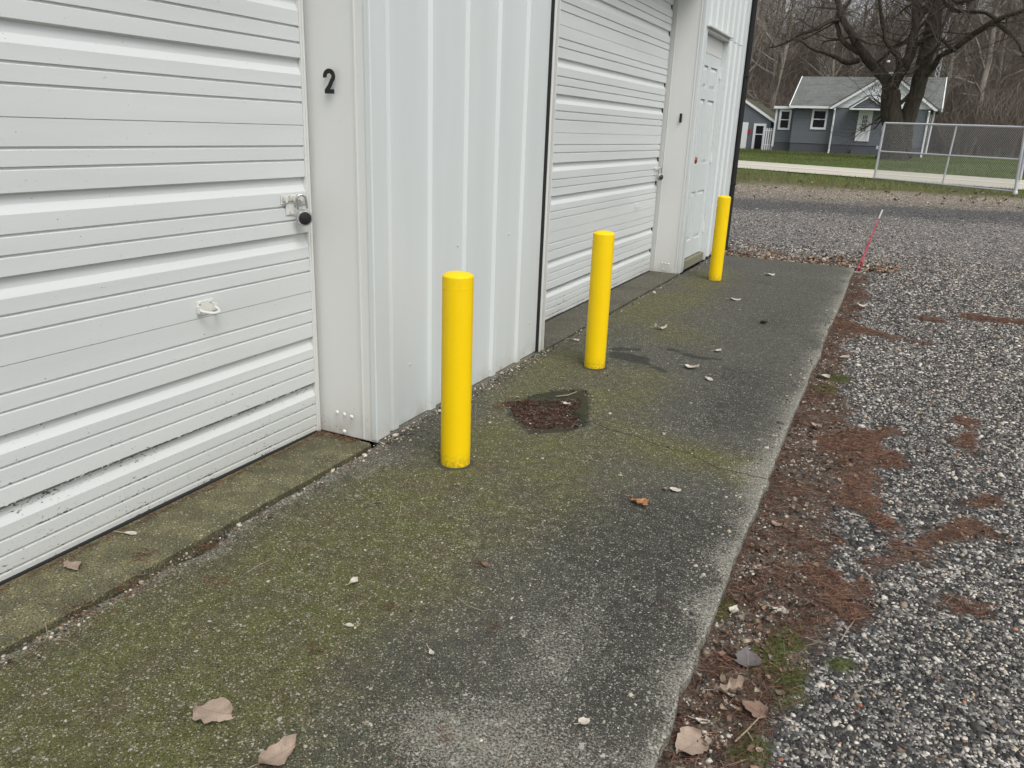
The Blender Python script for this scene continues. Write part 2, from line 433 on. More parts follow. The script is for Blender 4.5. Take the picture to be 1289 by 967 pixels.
hole = poly_sdf(PP, [G(*p) for p in [(618, 502), (660, 499), (700, 499), (728, 499), (733, 506), (722, 516), (736, 530), (722, 535), (672, 538), (652, 528), (645, 514)]])+(fbm(xp, yp, 18, 32)-.5)*.05
cr = np.full(len(xp), 9.)
ckx = np.array([c[0] for c in crack]); cky = np.array([c[1] for c in crack]); o_c = np.argsort(ckx)
cr = (yp-np.interp(xp, ckx[o_c], cky[o_c]))+(vnoise(xp, 0*xp, 30, 37)-.5)*.02
cr = np.where((xp < ckx.min()-.02) | (dd < .01), np.abs(cr)+.05, cr)
zp = (fbm(xp, yp, .8, 33)-.5)*.008+(fbm(xp, yp, 9, 34)-.5)*.0025
zp -= np.clip((.012-dd)/.04, 0, 1)*.008+np.clip((.008-hole)/.014, 0, 1)*(.020+.008*fbm(xp, yp, 20, 44))
U = np.tile(uu, len(ys)); dR = (1-U)*(er-el).repeat(len(uu), 1).ravel(); dL = U*(er-el).repeat(len(uu), 1).ravel()
zp -= np.exp(-(dR/.008)**2)*(.002+.010*fbm(xp, yp, 25, 35)); zp -= np.exp(-(dL/.01)**2)*(.004+.010*fbm(xp, yp, 15, 36))
def blobs(L):
    s = np.zeros(len(xp))
    for px, py, sx, sy, k in L:
        c = G(px, py); s += k*np.exp(-((xp-c[0])/sx)**2-((yp-c[1])/sy)**2)
    return s
moss = blobs([(150, 880, .5, .6, 1.0), (330, 760, .45, .5, .9), (430, 680, .30, .4, .75), (250, 960, .45, .35, .55), (20, 930, .3, .3, .8), (560, 700, .3, .35, .5), (620, 560, .35, .35, .7), (700, 460, .3, .5, .8), (760, 500, .3, .3, .7), (700, 640, .35, .3, .5), (700, 570, .4, .28, 1.0), (860, 570, .35, .2, .75), (640, 550, .3, .25, .5), (900, 580, .3, .15, .5),
              (650, 500, .25, .3, .55), (600, 620, .4, .3, .45), (800, 480, .25, .35, .7), (760, 400, .3, .8, .6), (850, 380, .35, .9, .85), (860, 420, .35, .5, .5), (890, 350, .25, .8, .9), (790, 530, .25, .2, .6), (950, 600, .12, .2, .5), (480, 640, .25, .3, .5), (510, 600, .3, .3, .35)])
dark = blobs([(573, 590, .11, .11, .5), (748, 466, .11, .11, .5), (899, 354, .11, .11, .5), (800, 700, .35, .45, 1.0), (880, 660, .28, .4, .8), (720, 640, .3, .3, .5), (900, 520, .28, .35, .9), (930, 480, .25, .6, .8), (790, 850, .12, .3, .8), (980, 400, .25, .6, .65), (980, 358, .35, .12, .6), (500, 850, .2, .25, .3), (850, 770, .2, .35, .7)])  # leading blobs paint grime and contact shade around the bollard feet
light = blobs([(680, 830, .16, .3, 1.1), (760, 740, .1, .2, .6), (560, 900, .2, .2, .8), (620, 650, .25, .12, .5), (600, 960, .4, .22, .45), (520, 560, .14, .3, .7), (640, 490, .08, .3, .5), (560, 720, .2, .25, .35), (760, 960, .2, .15, .5), (1040, 350, .2, .5, .4), (650, 880, .2, .3, .5), (950, 590, .15, .14, .6), (440, 600, .1, .3, .6), (1000, 345, .5, .2, .25)])
stn = np.full(len(xp), 9.0)
for a_, b_, r_ in (((780, 447), (805, 452), .10), ((805, 455), (836, 467), .035), ((776, 440), (800, 440), .05), ((845, 440), (872, 449), .035), ((872, 449), (905, 453), .03)): stn = np.minimum(stn, seg_dist(PP, G(*a_), G(*b_))-r_)
stn += (fbm(xp, yp, 9, 43)-.5)*.09
light *= .15+.95*np.clip((fbm(xp, yp, 3.5, 39)-.3)/.4, 0, 1)
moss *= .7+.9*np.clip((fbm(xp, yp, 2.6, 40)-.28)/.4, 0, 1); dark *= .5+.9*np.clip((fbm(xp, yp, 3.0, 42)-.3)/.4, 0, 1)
light += 1.0*np.exp(-(dR/.035)**2)+1.5*np.exp(-(dR/.13)**2)*np.clip((fbm(xp, yp, 5, 38)-.25)/.5, 0, 1)+1.1*np.exp(-((dL-.02)/.05)**2)*np.where(yp < 5, 1, .2)
nV = len(uu); jj = (np.arange(len(ys)-1)[:, None]*nV+np.arange(nV-1)[None, :]).ravel()
Fp = np.stack([jj, jj+1, jj+nV+1, jj+nV], 1)
V = np.stack([xp, yp, zp], 1)
# sides of the slab
b = len(V); idx = np.concatenate([np.arange(len(ys))*nV+nV-1, (len(ys)-1)*nV+np.arange(nV)[::-1], (np.arange(len(ys))*nV)[::-1], np.arange(nV)])
Vb = V[idx].copy(); Vb[:, 2] = -.13
k = len(idx); Fs = np.stack([idx, b+np.arange(k), b+(np.arange(k)+1) % k, idx[(np.arange(k)+1) % k]], 1)[:, ::-1]
V = np.concatenate([V, Vb]); F = np.concatenate([Fp, Fs])
ex = lambda a, v=0: np.concatenate([a, np.full(k, v)])
def pad_mat():
    m = Mat('weathered_concrete'); p = m.geo()
    mo, da, li, dr, ck = (m.attr(a) for a in ('mossy', 'darkened', 'worn', 'drain', 'crack'))
    n1 = m.noise(p, 3.5, 5, .6); n2 = m.noise(p, 22, 5, .65); n3 = m.noise(p, 130, 3, .6)
    base = m.mix(n1, (.042, .042, .035), (.086, .083, .070))
    nn = m.math('MULTIPLY', m.math('SUBTRACT', n2, .5), .9)
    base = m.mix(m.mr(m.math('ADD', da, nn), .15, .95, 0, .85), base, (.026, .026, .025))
    base = m.mix(m.mr(m.math('ADD', mo, m.math('ADD', nn, m.math('MULTIPLY', m.math('SUBTRACT', n3, .5), .7))), .1, 1.0, 0, .88), base, m.mix(m.mr(m.noise(p, 6, 4, .6), .38, .62), m.mix(n2, (.050, .046, .012), (.13, .112, .036)), m.mix(n2, (.045, .053, .006), (.155, .160, .026))))
    base = m.mix(m.mr(m.math('ADD', li, m.math('ADD', nn, m.math('MULTIPLY', m.math('SUBTRACT', n3, .5), 4.0))), .55, 1.7, 0, .75), base, (.27, .26, .225))
    # fine dark grit
    n4 = m.noise(p, 330, 2, .6); base = m.mix(m.mr(n3, .40, .58, .75, 0), base, (.012, .012, .008)); base = m.mix(m.mr(m.math('ADD', n4, m.math('MULTIPLY', m.math('SUBTRACT', n2, .5), .25)), .54, .66, 0, .6), base, (.25, .24, .195))
    # exposed pale aggregate chips, three sizes
    def chips(scale, frac, size, colr, strength, b, off):
        q = m.n('ShaderNodeVectorMath', {0: p, 1: off}, operation='ADD').outputs[0]
        warp = m.n('ShaderNodeTexNoise', {'Vector': q, 'Scale': scale*1.3, 'Detail': 2}).outputs['Color']
        q = m.n('ShaderNodeVectorMath', {0: q, 1: m.n('ShaderNodeVectorMath', {0: warp, 1: (1.3/scale,)*3}, operation='MULTIPLY').outputs[0]}, operation='ADD').outputs[0]
        d = m.vor(q, scale); c = m.vor(q, scale, 'Color'); s = m.sep(c)
        on = m.math('MULTIPLY', m.math('GREATER_THAN', m.math('ADD', m.math('ADD', s[0], m.math('MULTIPLY', li, .25)), m.math('MULTIPLY', m.math('SUBTRACT', n2, .5), .8)), 1-frac), m.math('LESS_THAN', d, m.math('MULTIPLY', s[1], size)))
        return m.mix(m.math('MULTIPLY', on, strength), b, m.mix(s[2], colr, tuple(v*.5 for v in colr))), on
    base, o1 = chips(180, .30, .6, (.44, .42, .36), .8, base, (0, 0, 0))
    base, o2 = chips(85, .13, .45, (.52, .50, .43), .85, base, (3.1, 1.7, 0))
    base, o3 = chips(30, .06, .26, (.58, .56, .50), .9, base, (7.7, 2.9, 0))
    base, o4 = chips(55, .10, .35, (.12, .05, .03), .6, base, (1.3, 9.1, 0))
    # the sunken drain: wet and dark
    wet = m.mr(m.math('ADD', dr, m.math('MULTIPLY', m.math('SUBTRACT', n2, .5), .07)), -.018, .018, 1, 0)
    base = m.mix(m.math('MULTIPLY', wet, .82), base, (.010, .011, .004))
    base = m.mix(m.mr(m.math('ADD', m.attr('stain'), m.math('MULTIPLY', m.math('SUBTRACT', n2, .5), .03)), -.015, .012, .72, 0), base, (.018, .018, .015))
    c2 = m.math('ABSOLUTE', m.math('ADD', ck, m.math('MULTIPLY', m.math('SUBTRACT', n2, .5), .018)))
    base = m.mix(m.mr(c2, .0022, .006, .95, 0), base, (.012, .011, .008))
    rough = m.mix(wet, (.85,)*3, (.55,)*3)
    h = m.math('ADD', m.math('MULTIPLY', n3, .5), m.math('ADD', m.math('MULTIPLY', o2, .4), m.math('MULTIPLY', o3, .8)))
    return m.fin(base, rough, m.bump(m.math('MULTIPLY', h, m.math('SUBTRACT', 1.05, wet)), .005, .9), spec=.3)
PADM = pad_mat()
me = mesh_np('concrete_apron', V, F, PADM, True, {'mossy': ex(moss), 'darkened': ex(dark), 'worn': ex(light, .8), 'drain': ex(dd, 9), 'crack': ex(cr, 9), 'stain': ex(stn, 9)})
me.set_sharp_from_angle(angle=rad(50))
tag(link('concrete_apron', me), kind='structure')

# raised-edge sills of concrete inside the two door recesses
def sill_mat():
    m = Mat('sill_concrete'); p = m.geo(); y = m.sep(p)[1]
    n1 = m.noise(p, 5, 5, .6); n2 = m.noise(p, 40, 4, .65); n3 = m.noise(p, 140, 2)
    grey = m.mix(n1, (.075, .07, .055), (.125, .115, .09))
    green = m.mix(n1, (.075, .073, .028), (.125, .118, .055))
    k = m.mr(m.math('ADD', y, m.math('MULTIPLY', n1, .4)), 3.2, 5.2, 1, 0)
    green = m.mix(m.mr(m.noise(p, 9, 4, .65), .4, .6), green, (.20, .185, .085)); c = m.mix(m.math('MULTIPLY', k, m.mr(n2, .35, .6, .5, 1)), grey, green)
    c = m.mix(m.mr(n3, .40, .57, .75, 0), c, (.016, .015, .009)); c = m.mix(m.mr(m.noise(p, 2.2, 4), .45, .65, 0, .5), c, (.035, .033, .02)); c = m.mix(m.mr(m.noise(p, 300, 2), .52, .66, 0, .45), c, (.26, .25, .20))
    d = m.vor(p, 120); s = m.sep(m.vor(p, 120, 'Color'))
    on = m.math('MULTIPLY', m.math('GREATER_THAN', s[0], .8), m.math('LESS_THAN', d, m.math('MULTIPLY', s[1], .5)))
    c = m.mix(m.math('MULTIPLY', on, .7), c, (.40, .38, .32))
    return m.fin(c, .85, m.bump(n3, .003), spec=.3)
SILL = sill_mat()
sb = MB()
for a, b_ in ((-.86, 3.02), (5.06, 9.03)):
    n = 90
    yy = [a+(b_-a)*i/n for i in range(n+1)]
    Vv = []; 
    for yv in yy:
        e = XW-.003-.006*rnd.random()-.01*float(vnoise(np.array([yv]), np.array([1.]), 3, 41)[0])
        Vv += [(-2.62, yv, .0), (e-.012, yv, .001), (e, yv, -.008), (e, yv, -.12), (-2.62, yv, -.12)]
    Ff = []
    for i in range(n):
        for q in range(5): Ff.append((i*5+q, i*5+(q+1) % 5, (i+1)*5+(q+1) % 5, (i+1)*5+q))
    Ff += [(0, 1, 2, 3, 4), tuple(n*5+q for q in range(5))[::-1]]
    sb.add(Vv, Ff)
o = sb.build('door_sill', SILL, smooth=40); tag(o, kind='structure')

# ================================================================ THE BUILDING
bld = empty('storage_building', (XW, 3.0, 0))
tag(bld, 'white ribbed metal storage building with two roll-up doors and a white entry door', 'building')
def part(mb, name, mat, parent=None, **kw):
    o = mb.build(name, mat, None, **kw); parent = parent or bld
    # keep mesh in world coordinates: counter the parent offset
    off = -Vector(parent_off(parent)); o.data.transform(Matrix.Translation(off)); o.parent = parent
    return o
def parent_off(o):
    v = Vector((0, 0, 0))
    while o: v += o.location; o = o.parent
    return v
ZT = 4.15
def ribbed(y0, y1, z0, z1, first, per=.374, x=XW-.028, jag=None):
    """vertical ribbed sheet; each major rib ends (its far edge) at first + k*per"""
    pts = [(y0, x)]
    k = math.floor((y0-first)/per)
    ev = []
    while first+k*per < y1+.2:
        e = first+k*per
        ev += [(e-.075, x), (e-.058, x+.017), (e-.012, x+.018), (e-.001, x), ]
        f = e-.098-per+.100+.0   # minor ribs in the flat before this rib
        for q in ():
            c = (e-per)+(per-.098)*q
            ev += [(c-.016, x), (c-.009, x+.0011), (c+.009, x+.0011), (c+.016, x)]
        k += 1
    ev.sort()
    pts += [p for p in ev if y0 < p[0] < y1]+[(y1, x)]
    mb = MB(); V = []; F = []
    for (yv, xv) in pts: V += [(xv, yv, z0), (xv, yv, z1)]
    n = len(pts)
    # give the sheet its 1 mm of steel
    V2 = [(a-.0015, b, c) for a, b, c in V]
    F = [(2*i, 2*i+2, 2*i+3, 2*i+1) for i in range(n-1)]+[(2*n+2*i, 2*n+2*i+1, 2*n+2*i+3, 2*n+2*i+2) for i in range(n-1)]
    F += [(2*i, 2*n+2*i, 2*n+2*i+2, 2*i+2) for i in range(n-1)]
    mb.add(V+V2, F)
    return mb
P_END = 11.36
part(ribbed(3.06, 5.058, .003, ZT, 3.655), 'wall_panel', WHITE, fixn=False)
part(ribbed(9.13, 9.165, .012, 2.66, 9.9), 'wall_panel', WHITE, fixn=False)
part(ribbed(10.33, P_END, .012, 2.66, 10.63, .30), 'wall_panel', WHITE, fixn=False)
part(ribbed(9.10, P_END, 2.665, ZT, 9.43, .30), 'wall_panel', WHITE, fixn=False)
part(ribbed(-.78, 3.02, 3.14, ZT, 3.655, x=XW-.0275), 'wall_panel', WHITE, fixn=False)
part(ribbed(5.10, 9.02, 3.14, ZT, 3.655, x=XW-.0275), 'wall_panel', WHITE, fixn=False)
part(ribbed(-5.2, -.86, .012, ZT, 3.655), 'wall_panel', WHITE, fixn=False)
# screws on the rib line near the foot of the panel
for yv, zv in ((3.40, .32), (4.93, .24), (4.55, .9), (3.9, .9)):
    part(MB().lathe([(.0065, 0), (.0065, .002), (.004, .005), (.0, .0055)], (XW-.0265, yv, zv), 10, 'x'), 'screw', HARD, smooth=30)
# jambs: the steel-clad reveals beside each roll-up door
def reveal(y, sgn, name='door_jamb'):
    """face at y; sgn=-1 faces the camera"""
    b = MB()
    t = .02*sgn
    b.box((-2.60, min(y, y-t), -.005), (XW+.004, max(y, y-t), 3.14))
    return part(b, name, TRIM, bevel=.003)
J2 = reveal(3.05, -1); J1 = reveal(9.03, -1); reveal(5.085, 1); reveal(-.84, 1)
def face_trim(y0, y1, z0=.004, z1=3.2):
    b = MB(); b.box((XW-.03, y0, z0), (XW+.007, y1, z1)); return part(b, 'corner_trim', WHITE, bevel=.006, seg=3)
face_trim(3.046, 3.165); face_trim(9.026, 9.12)
# thin raised hem on the reveals
part(MB().box((-2.292, 3.044, .002), (-2.284, 3.052, 3.12)), 'hem', TRIM)
part(MB().box((-2.262, 9.024, .002), (-2.255, 9.032, 3.12)), 'hem', TRIM)
part(MB().box((-2.52, 9.0245, .002), (-2.512, 9.032, 3.12)), 'hem', TRIM)
# weather strips at the near side of each door
for y0 in (5.088,):
    part(MB().box((XW-.045, 5.0605, .0), (XW-.006, 5.084, 3.12)), 'weather_strip', RUBBER)
    part(MB().box((XW-.05, 5.106, .0), (XW+.014, 5.114, 3.12)), 'weather_strip', TRIM)
# headers
part(MB().box((-2.60, -.84, 3.10), (XW+.004, 3.03, 3.135)), 'door_header', TRIM, bevel=.003)
part(MB().box((-2.60, 5.09, 3.10), (XW+.004, 9.01, 3.135)), 'door_header', TRIM, bevel=.003)
# screw domes low on each reveal
for (a, b_) in ((425, 519), (434, 521.5), (443, 524.5), (434, 543)):
    p = onY(a, b_, 3.03)
    part(MB().lathe([(.0115, 0), (.0105, -.004), (.006, -.008), (.0, -.009)], (p[0], 3.028, p[2]), 14, 'y'), 'screw', WHITEHW, smooth=60)
for (dx, dz) in ((-.14, .11), (-.10, .108), (-.06, .105), (-.115, .04)):
    part(MB().lathe([(.0115, 0), (.0105, -.004), (.006, -.008), (.0, -.009)], (-2.28+dx, 9.008, dz), 14, 'y'), 'screw', WHITEHW, smooth=60)
# stencilled numbers
def digit2(cx, cz, hgt, wid, y):
    pts = []
    for i in range(15):
        a = rad(195-i*(195+50)/14); pts.append((.0+.42*math.cos(a), .27+.235*math.sin(a)))
    pts += [(.02, -.16), (-.33, -.40)]
    th = .195
    b = MB()
    L = []; R_ = []
    for i, p in enumerate(pts):
        q0 = pts[max(0, i-1)]; q1 = pts[min(len(pts)-1, i+1)]
        dx, dz = (q1[0]-q0[0])*wid, (q1[1]-q0[1])*hgt; l = math.hypot(dx, dz)
        nx_, nz_ = -dz/l*th*hgt/2*1.1, dx/l*th*hgt/2*1.1
        L.append((cx+p[0]*wid+nx_, cz+p[1]*hgt+nz_)); R_.append((cx+p[0]*wid-nx_, cz+p[1]*hgt-nz_))
    for i in range(len(pts)-1):
        b.prism([L[i], L[i+1], R_[i+1], R_[i]], 'y', y, y-.0016)
    b.prism([(cx-.46*wid, cz-.5*hgt), (cx+.46*wid, cz-.5*hgt), (cx+.46*wid, cz-.5*hgt+th*hgt), (cx-.46*wid, cz-.5*hgt+th*hgt)], 'y', y, y-.0019)
    return b
pa, pb = onY(408.5, 104, 3.03), onY(421, 104, 3.03); t_, b2_ = onY(413, 89.5, 3.03), onY(416, 118, 3.03)
part(digit2((pa[0]+pb[0])/2, (t_[2]+b2_[2])/2, t_[2]-b2_[2], (pb[0]-pa[0])*1.02, 3.0292), 'number', BLACK, J2)['label'] = 'black number 2'
t_, b2_ = onY(857.4, 143, 9.01), onY(856, 154.5, 9.01)
cx = t_[0]; part(MB().box((cx-.014, 9.0075, b2_[2]), (cx+.014, 9.0092, t_[2])), 'number', BLACK, J1)['label'] = 'black number 1'

# roll-up doors: steel slats with shallow beads and deep grooves
XD = -2.56
def door_profile():
    pts = []; H = .78; z0 = -.035
    def thin(z): return [(z-.007, 0, 0), (z-.002, -.009, 1), (z+.0045, -.010, 1), (z+.0055, 0, .6)]
    def deep(a, b): return [(a-.012, 0, 0), (a+.018, -.015, .6), (b-.007, -.019, 1), (b+.001, .001, .6)]
    def seam(z): return [(z-.0015, 0, 0), (z-.001, -.006, 1), (z+.001, -.006, 1), (z+.0015, 0, .4)]
    ev = [(.008, 0, 1)]
    ev += thin(.033)+thin(.094)+thin(.152)+deep(.212, .262)+thin(.335)+thin(.402)+deep(.462, .514)+thin(.589)+thin(.652)
    for k in (1, 2, 3):
        s = z0+H*k; ev += seam(s)
        ev += thin(s+.099)+thin(s+.163)+deep(s+.230, s+.289)+thin(s+.352)+thin(s+.417)+deep(s+.494, s+.549)+thin(s+.624)+thin(s+.686)
    ev = [e for e in ev if e[0] < 3.1]+[(3.1, 0, 0)]
    return ev
def roll_door(ya, yb, label=None):
    prof = door_profile(); n = len(prof)
    ny_ = 30; yv = np.linspace(ya, yb, ny_); V = []; g = []
    for yy_ in yv:
        for z, dx, gr in prof:
            wob = .0025*math.sin(yy_*2.1+z*3.3)+.0015*math.sin(yy_*5+z*7)
            V.append((XD+dx+wob, yy_, z)); g.append(gr)
    F = []
    for i in range(ny_-1):
        for k in range(n-1): F.append((i*n+k, (i+1)*n+k, (i+1)*n+k+1, i*n+k+1))
    V = np.array(V); m1 = len(V); Vb_ = V.copy(); Vb_[:, 0] = XD-.045
    F = np.array(F); V = np.concatenate([V, Vb_]); rim = [(i*n, m1+i*n, m1+(i+1)*n, (i+1)*n) for i in range(ny_-1)]
    F = np.concatenate([F, F[:, ::-1]+m1, np.array(rim)])
    me = mesh_np('roll_up_door', V-np.array([XW, 3.0, 0]), F, DOORM, False, {'groove': np.array(g+g)})
    o = link('roll_up_door', me, bld)
    if label: o['label'] = label
    return o
D2 = roll_door(-.82, 3.0092, 'nearer roll-up door beside the number 2'); D1 = roll_door(5.12, 8.992, 'farther roll-up door beside the number 1')
# rubber foot seals, guide tracks
for o_, a, b_ in ((D2, -.82, 3.0), (D1, 5.12, 8.99)):
    part(MB().box((XD-.035, a, .0), (XD+.012, b_, .009)), 'bottom_seal', RUBBER, o_)
part(MB().box((XD-.012, 3.010, 0), (XD+.004, 3.016, 3.1)).box((XD-.014, 3.016, 0), (XD+.014, 3.026, 3.1)), 'guide_track', TRIM)
part(MB().box((XD-.06, 3.0095, 0), (XD-.013, 3.0285, 3.1)), 'track_gap', TRIM)
part(MB().box((XD-.03, 8.972, 0), (XD-.0105, 9.008, 3.1)), 'track_gap', RUBBER)  # black strip in place of the gap's shade, seen only in the grooves
# backing wall so nothing shows through
part(MB().box((-2.66, -5.2, -.1), (-2.62, P_END-.02, ZT)), 'inner_wall', simple('dark_inside', (.04, .04, .04), .9))
# pull handle on the near door
def pull_handle(y, z, door, s=1.0):
    h = MB()
    h.box((XD+.001, y-.045*s, z-.008*s), (XD+.006, y+.045*s, z+.052*s))
    o = part(h, 'handle', WHITEHW, door, bevel=.002)
    r = MB(); pts = []
    for i in range(13):
        a = math.pi*i/12; pts.append((XD+.006+.060*s*math.sin(a)**.8, y-.042*s*math.cos(a), z+.018*s-.012*s*math.sin(a)))
    r.tube(pts, .0062*s, 8); r.box((XD+.004, y-.048*s, z+.004), (XD+.022, y-.036*s, z+.034*s)).box((XD+.004, y+.036*s, z+.004), (XD+.022, y+.048*s, z+.034*s))
    part(r, 'ring_pull', WHITEHW, o, smooth=40)
    for yy_ in (-.03, .03): part(MB().lathe([(.007, 0), (.006, .003), (.0, .005)], (XD+.006, y+yy_*s, z+.042*s), 10, 'x'), 'rivet', HARD, o, smooth=50)
hp = onX(262, 388, XD+.02); pull_handle(hp[1], hp[2]-.02, D2)
hp1 = onX(803, 259, XD+.02); pull_handle(hp1[1], hp1[2]-.02, D1, .85)
# slide latches and padlocks
def latch(y, z, door, dark_lock, label, s=1.0):
    b = MB()
    b.box((XD+.001, y-.115*s, z-.012), (XD+.005, y+.035*s, z+.030)); b.box((XD+.0012, y-.085*s, z-.062), (XD+.0052, y-.03*s, z-.0125))
    o = part(b, 'latch', WHITEHW, door, bevel=.001)
    t = MB(); t.box((XD+.010, y-.11*s, z+.002), (XD+.015, y+.055*s, z+.017))
    part(t, 'bolt', HARD, o, bevel=.001)
    for yy_ in (-.09, -.035, .012): part(MB().box((XD+.0052, y+yy_*s-.006, z-.004), (XD+.019, y+yy_*s+.006, z+.024)), 'keeper', WHITEHW, o, bevel=.0015)
    for yy_, zz_ in ((-.10, .022), (-.06, -.05), (.025, .022), (-.06, .022)): part(MB().lathe([(.006, 0), (.005, .003), (.0, .0045)], (XD+.005, y+yy_*s, z+zz_), 10, 'x'), 'rivet', HARD, o, smooth=50)
    # the padlock hangs from the latch: a thing of its own
    L = empty('padlock', (XD+.042, y-.022*s, z+.002)); L.scale = (1.35, 1.35, 1.35); tag(L, label, 'padlock')
    sh = MB(); pts = [(-.004+0, .016*math.cos(a), .0-.0+.014*math.sin(a)) for a in [math.pi*i/10 for i in range(11)]]
    pts = [(0, .016, -.034)]+pts+[(0, -.016, -.034)]
    pts = [(p[0]*0+.002, p[1], p[2]+.006) for p in pts]
    sh.tube(pts, .0042, 8).build('shackle', CHROME, L, smooth=50)
    bd = MB()
    bd.lathe([(.012, -.014), (.024, -.0125), (.028, -.008), (.028, .008), (.024, .0125), (.012, .014)], (.004, 0, -.058), 24, 'x').build('body', CHROME, L, smooth=40)
    MB().lathe([(.022, 0), (.021, .003), (.013, .006), (0, .007)], (.016, 0, -.058), 20, 'x').build('dial', BLACK if dark_lock else STEELD, L, smooth=40)
    bz = MB().lathe([(.0285, -.004), (.030, -.002), (.030, .002), (.0285, .004)], (.004, 0, -.058), 24, 'x').build('rim', CHROME, L, smooth=40)
    L.rotation_euler = (rad(6), 0, rad(-34))
lp = onX(385, 252, XD+.02); latch(2.945, lp[2], D2, True, 'round black-faced padlock on the latch of the nearer roll-up door')
lp = onX(830, 214, XD+.02); latch(8.93, lp[2], D1, False, 'small round grey padlock on the latch of the farther roll-up door', .9)

# entry door in its recess
EY0, EY1, EZ0, EZ1 = 9.165, 10.33, .0, 2.655
XE = XW-.075
fr = MB()
fr.box((XE-.05, EY0, .002), (XW+.003, EY0+.035, EZ1)); fr.box((XE-.05, EY1-.035, .002), (XW+.003, EY1, EZ1)); fr.box((XE-.05, EY0+.036, EZ1-.035), (XW+.002, EY1-.036, EZ1-.002))
part(fr, 'door_frame', WHITE, bevel=.003)
part(MB().box((XW-.01, EY0-.02, EZ1+.001), (XW+.045, EY1+.03, EZ1+.02)), 'drip_cap', TRIM, bevel=.002)
part(MB().box((XE-.02, EY0+.036, 2.43), (XE+.012, EY1-.036, EZ1-.036)), 'transom_panel', TRIM)
part(MB().box((XE-.05, EY0+.036, .0), (XW-.02, EY1-.036, .105)), 'threshold', simple('pale_sill', (.20, .20, .13), .85, 0, .3, 40), bevel=.006)
ed = MB(); a0, a1, z0, z1 = EY0+.04, EY1-.04, .118, 2.425
ED = None
def panel_door(a0, a1, z0, z1, xf, rows):
    """stile and rail door leaf with raised fields"""
    b = MB(); w_ = a1-a0; st = .13*w_; mid = .12*w_
    cols = [(a0+st, a0+w_/2-mid/2), (a0+w_/2+mid/2, a1-st)]
    b.box((xf-.04, a0, z0), (xf-.022, a1, z1))
    # stiles, rails
    b.box((xf-.0221, a0, z0), (xf, a0+st, z1)); b.box((xf-.0221, a1-st, z0), (xf, a1, z1)); b.box((xf-.0221, cols[0][1], z0), (xf, cols[1][0], z1))
    zs = [z0]+[v for r in rows for v in r]+[z1]
    for i in range(0, len(zs), 2):
        for c in cols: b.box((xf-.0221, c[0]+.0001, zs[i]), (xf-.0001, c[1]-.0001, zs[i+1]))
    f = MB()
    for c in cols:
        for r in rows:
            d = .045
            A = [(xf-.0219, c[0], r[0]), (xf-.0219, c[1], r[0]), (xf-.0219, c[1], r[1]), (xf-.0219, c[0], r[1])]
            B = [(xf-.006, c[0]+d, r[0]+d), (xf-.006, c[1]-d, r[0]+d), (xf-.006, c[1]-d, r[1]-d), (xf-.006, c[0]+d, r[1]-d)]
            f.add(A+B, [(0, 1, 5, 4), (1, 2, 6, 5), (2, 3, 7, 6), (3, 0, 4, 7), (4, 5, 6, 7)])
    return b, f
b, f = panel_door(a0, a1, z0, z1, XE+.012, [(.32, .90), (1.22, 1.94), (2.06, 2.30)])
ED = part(b, 'entry_door', WHITE); ED['label'] = 'white six-panel entry door'
part(f, 'raised_panels', WHITE, ED)
kp = onX(878, 200, XE+.05)
kb = MB(); ky, kz = a0+.075, 1.27
kb.lathe([(.038, 0), (.037, .006), (.016, .010), (.015, .030), (.034, .040), (.040, .055), (.034, .070), (.0, .078)], (XE+.012, ky, kz), 20, 'x')
kb.box((XE+.045, ky-.01, kz-.012), (XE+.060, ky+.115, kz+.008))
part(kb, 'door_knob', simple('brown_bronze', (.26, .05, .03), .35, .2), ED, smooth=40)
for hz in (.42, 1.28, 2.26):
    hb = MB(); hb.tube([(XE+.020, a1+.004, hz-.06), (XE+.020, a1+.004, hz+.06)], .009, 10); hb.box((XE+.0122, a1-.035, hz-.058), (XE+.015, a1, hz+.058))
    part(hb, 'hinge', TRIM, ED, smooth=40)
# end wall, roof, gutter, downspout
ew = MB(); prof = []
for i in range(0, 40):
    x0_ = -2.24-i*.3; prof += [(x0_, P_END), (x0_-.2, P_END), (x0_-.22, P_END+.025), (x0_-.27, P_END+.025), (x0_-.29, P_END)]
V = []; 
for (a, b_) in prof: V += [(a, b_, .012), (a, b_, ZT+.15)]
ew.add(V, [(2*i, 2*i+2, 2*i+3, 2*i+1) for i in range(len(prof)-1)])
part(ew, 'end_wall', WHITE)
part(MB().box((XW-.035, P_END-.09, .008), (XW+.008, P_END+.03, ZT)), 'corner_trim', WHITE, bevel=.005)
part(MB().box((-14.2, -5.2, ZT+.001), (-14.15, P_END, ZT+.1)).prism([(-2.05, ZT+.02), (-2.05, ZT+.05), (-8.2, ZT+1.6), (-14.3, ZT+.05), (-14.3, ZT+.02), (-8.2, ZT+1.57)], 'y', -5.5, P_END+.25), 'roof', simple('roof_steel', (.30, .31, .31), .4, .2))
part(MB().box((-2.06, -5.5, ZT-.08), (-1.95, P_END+.2, ZT+.03)), 'gutter', BLACK, bevel=.01)
ds = MB(); ds.tube([(XW+.034, P_END+.072, .0), (XW+.036, P_END+.072, ZT-.35), (XW+.14, P_END+.05, ZT-.09)], .036, 12)
part(ds, 'downspout', BLACK, smooth=40)
for zz_ in (.9, 2.3, 3.4): part(MB().box((XW-.01, P_END+.031, zz_), (XW+.074, P_END+.112, zz_+.03)), 'downspout_strap', BLACK, bevel=.003)

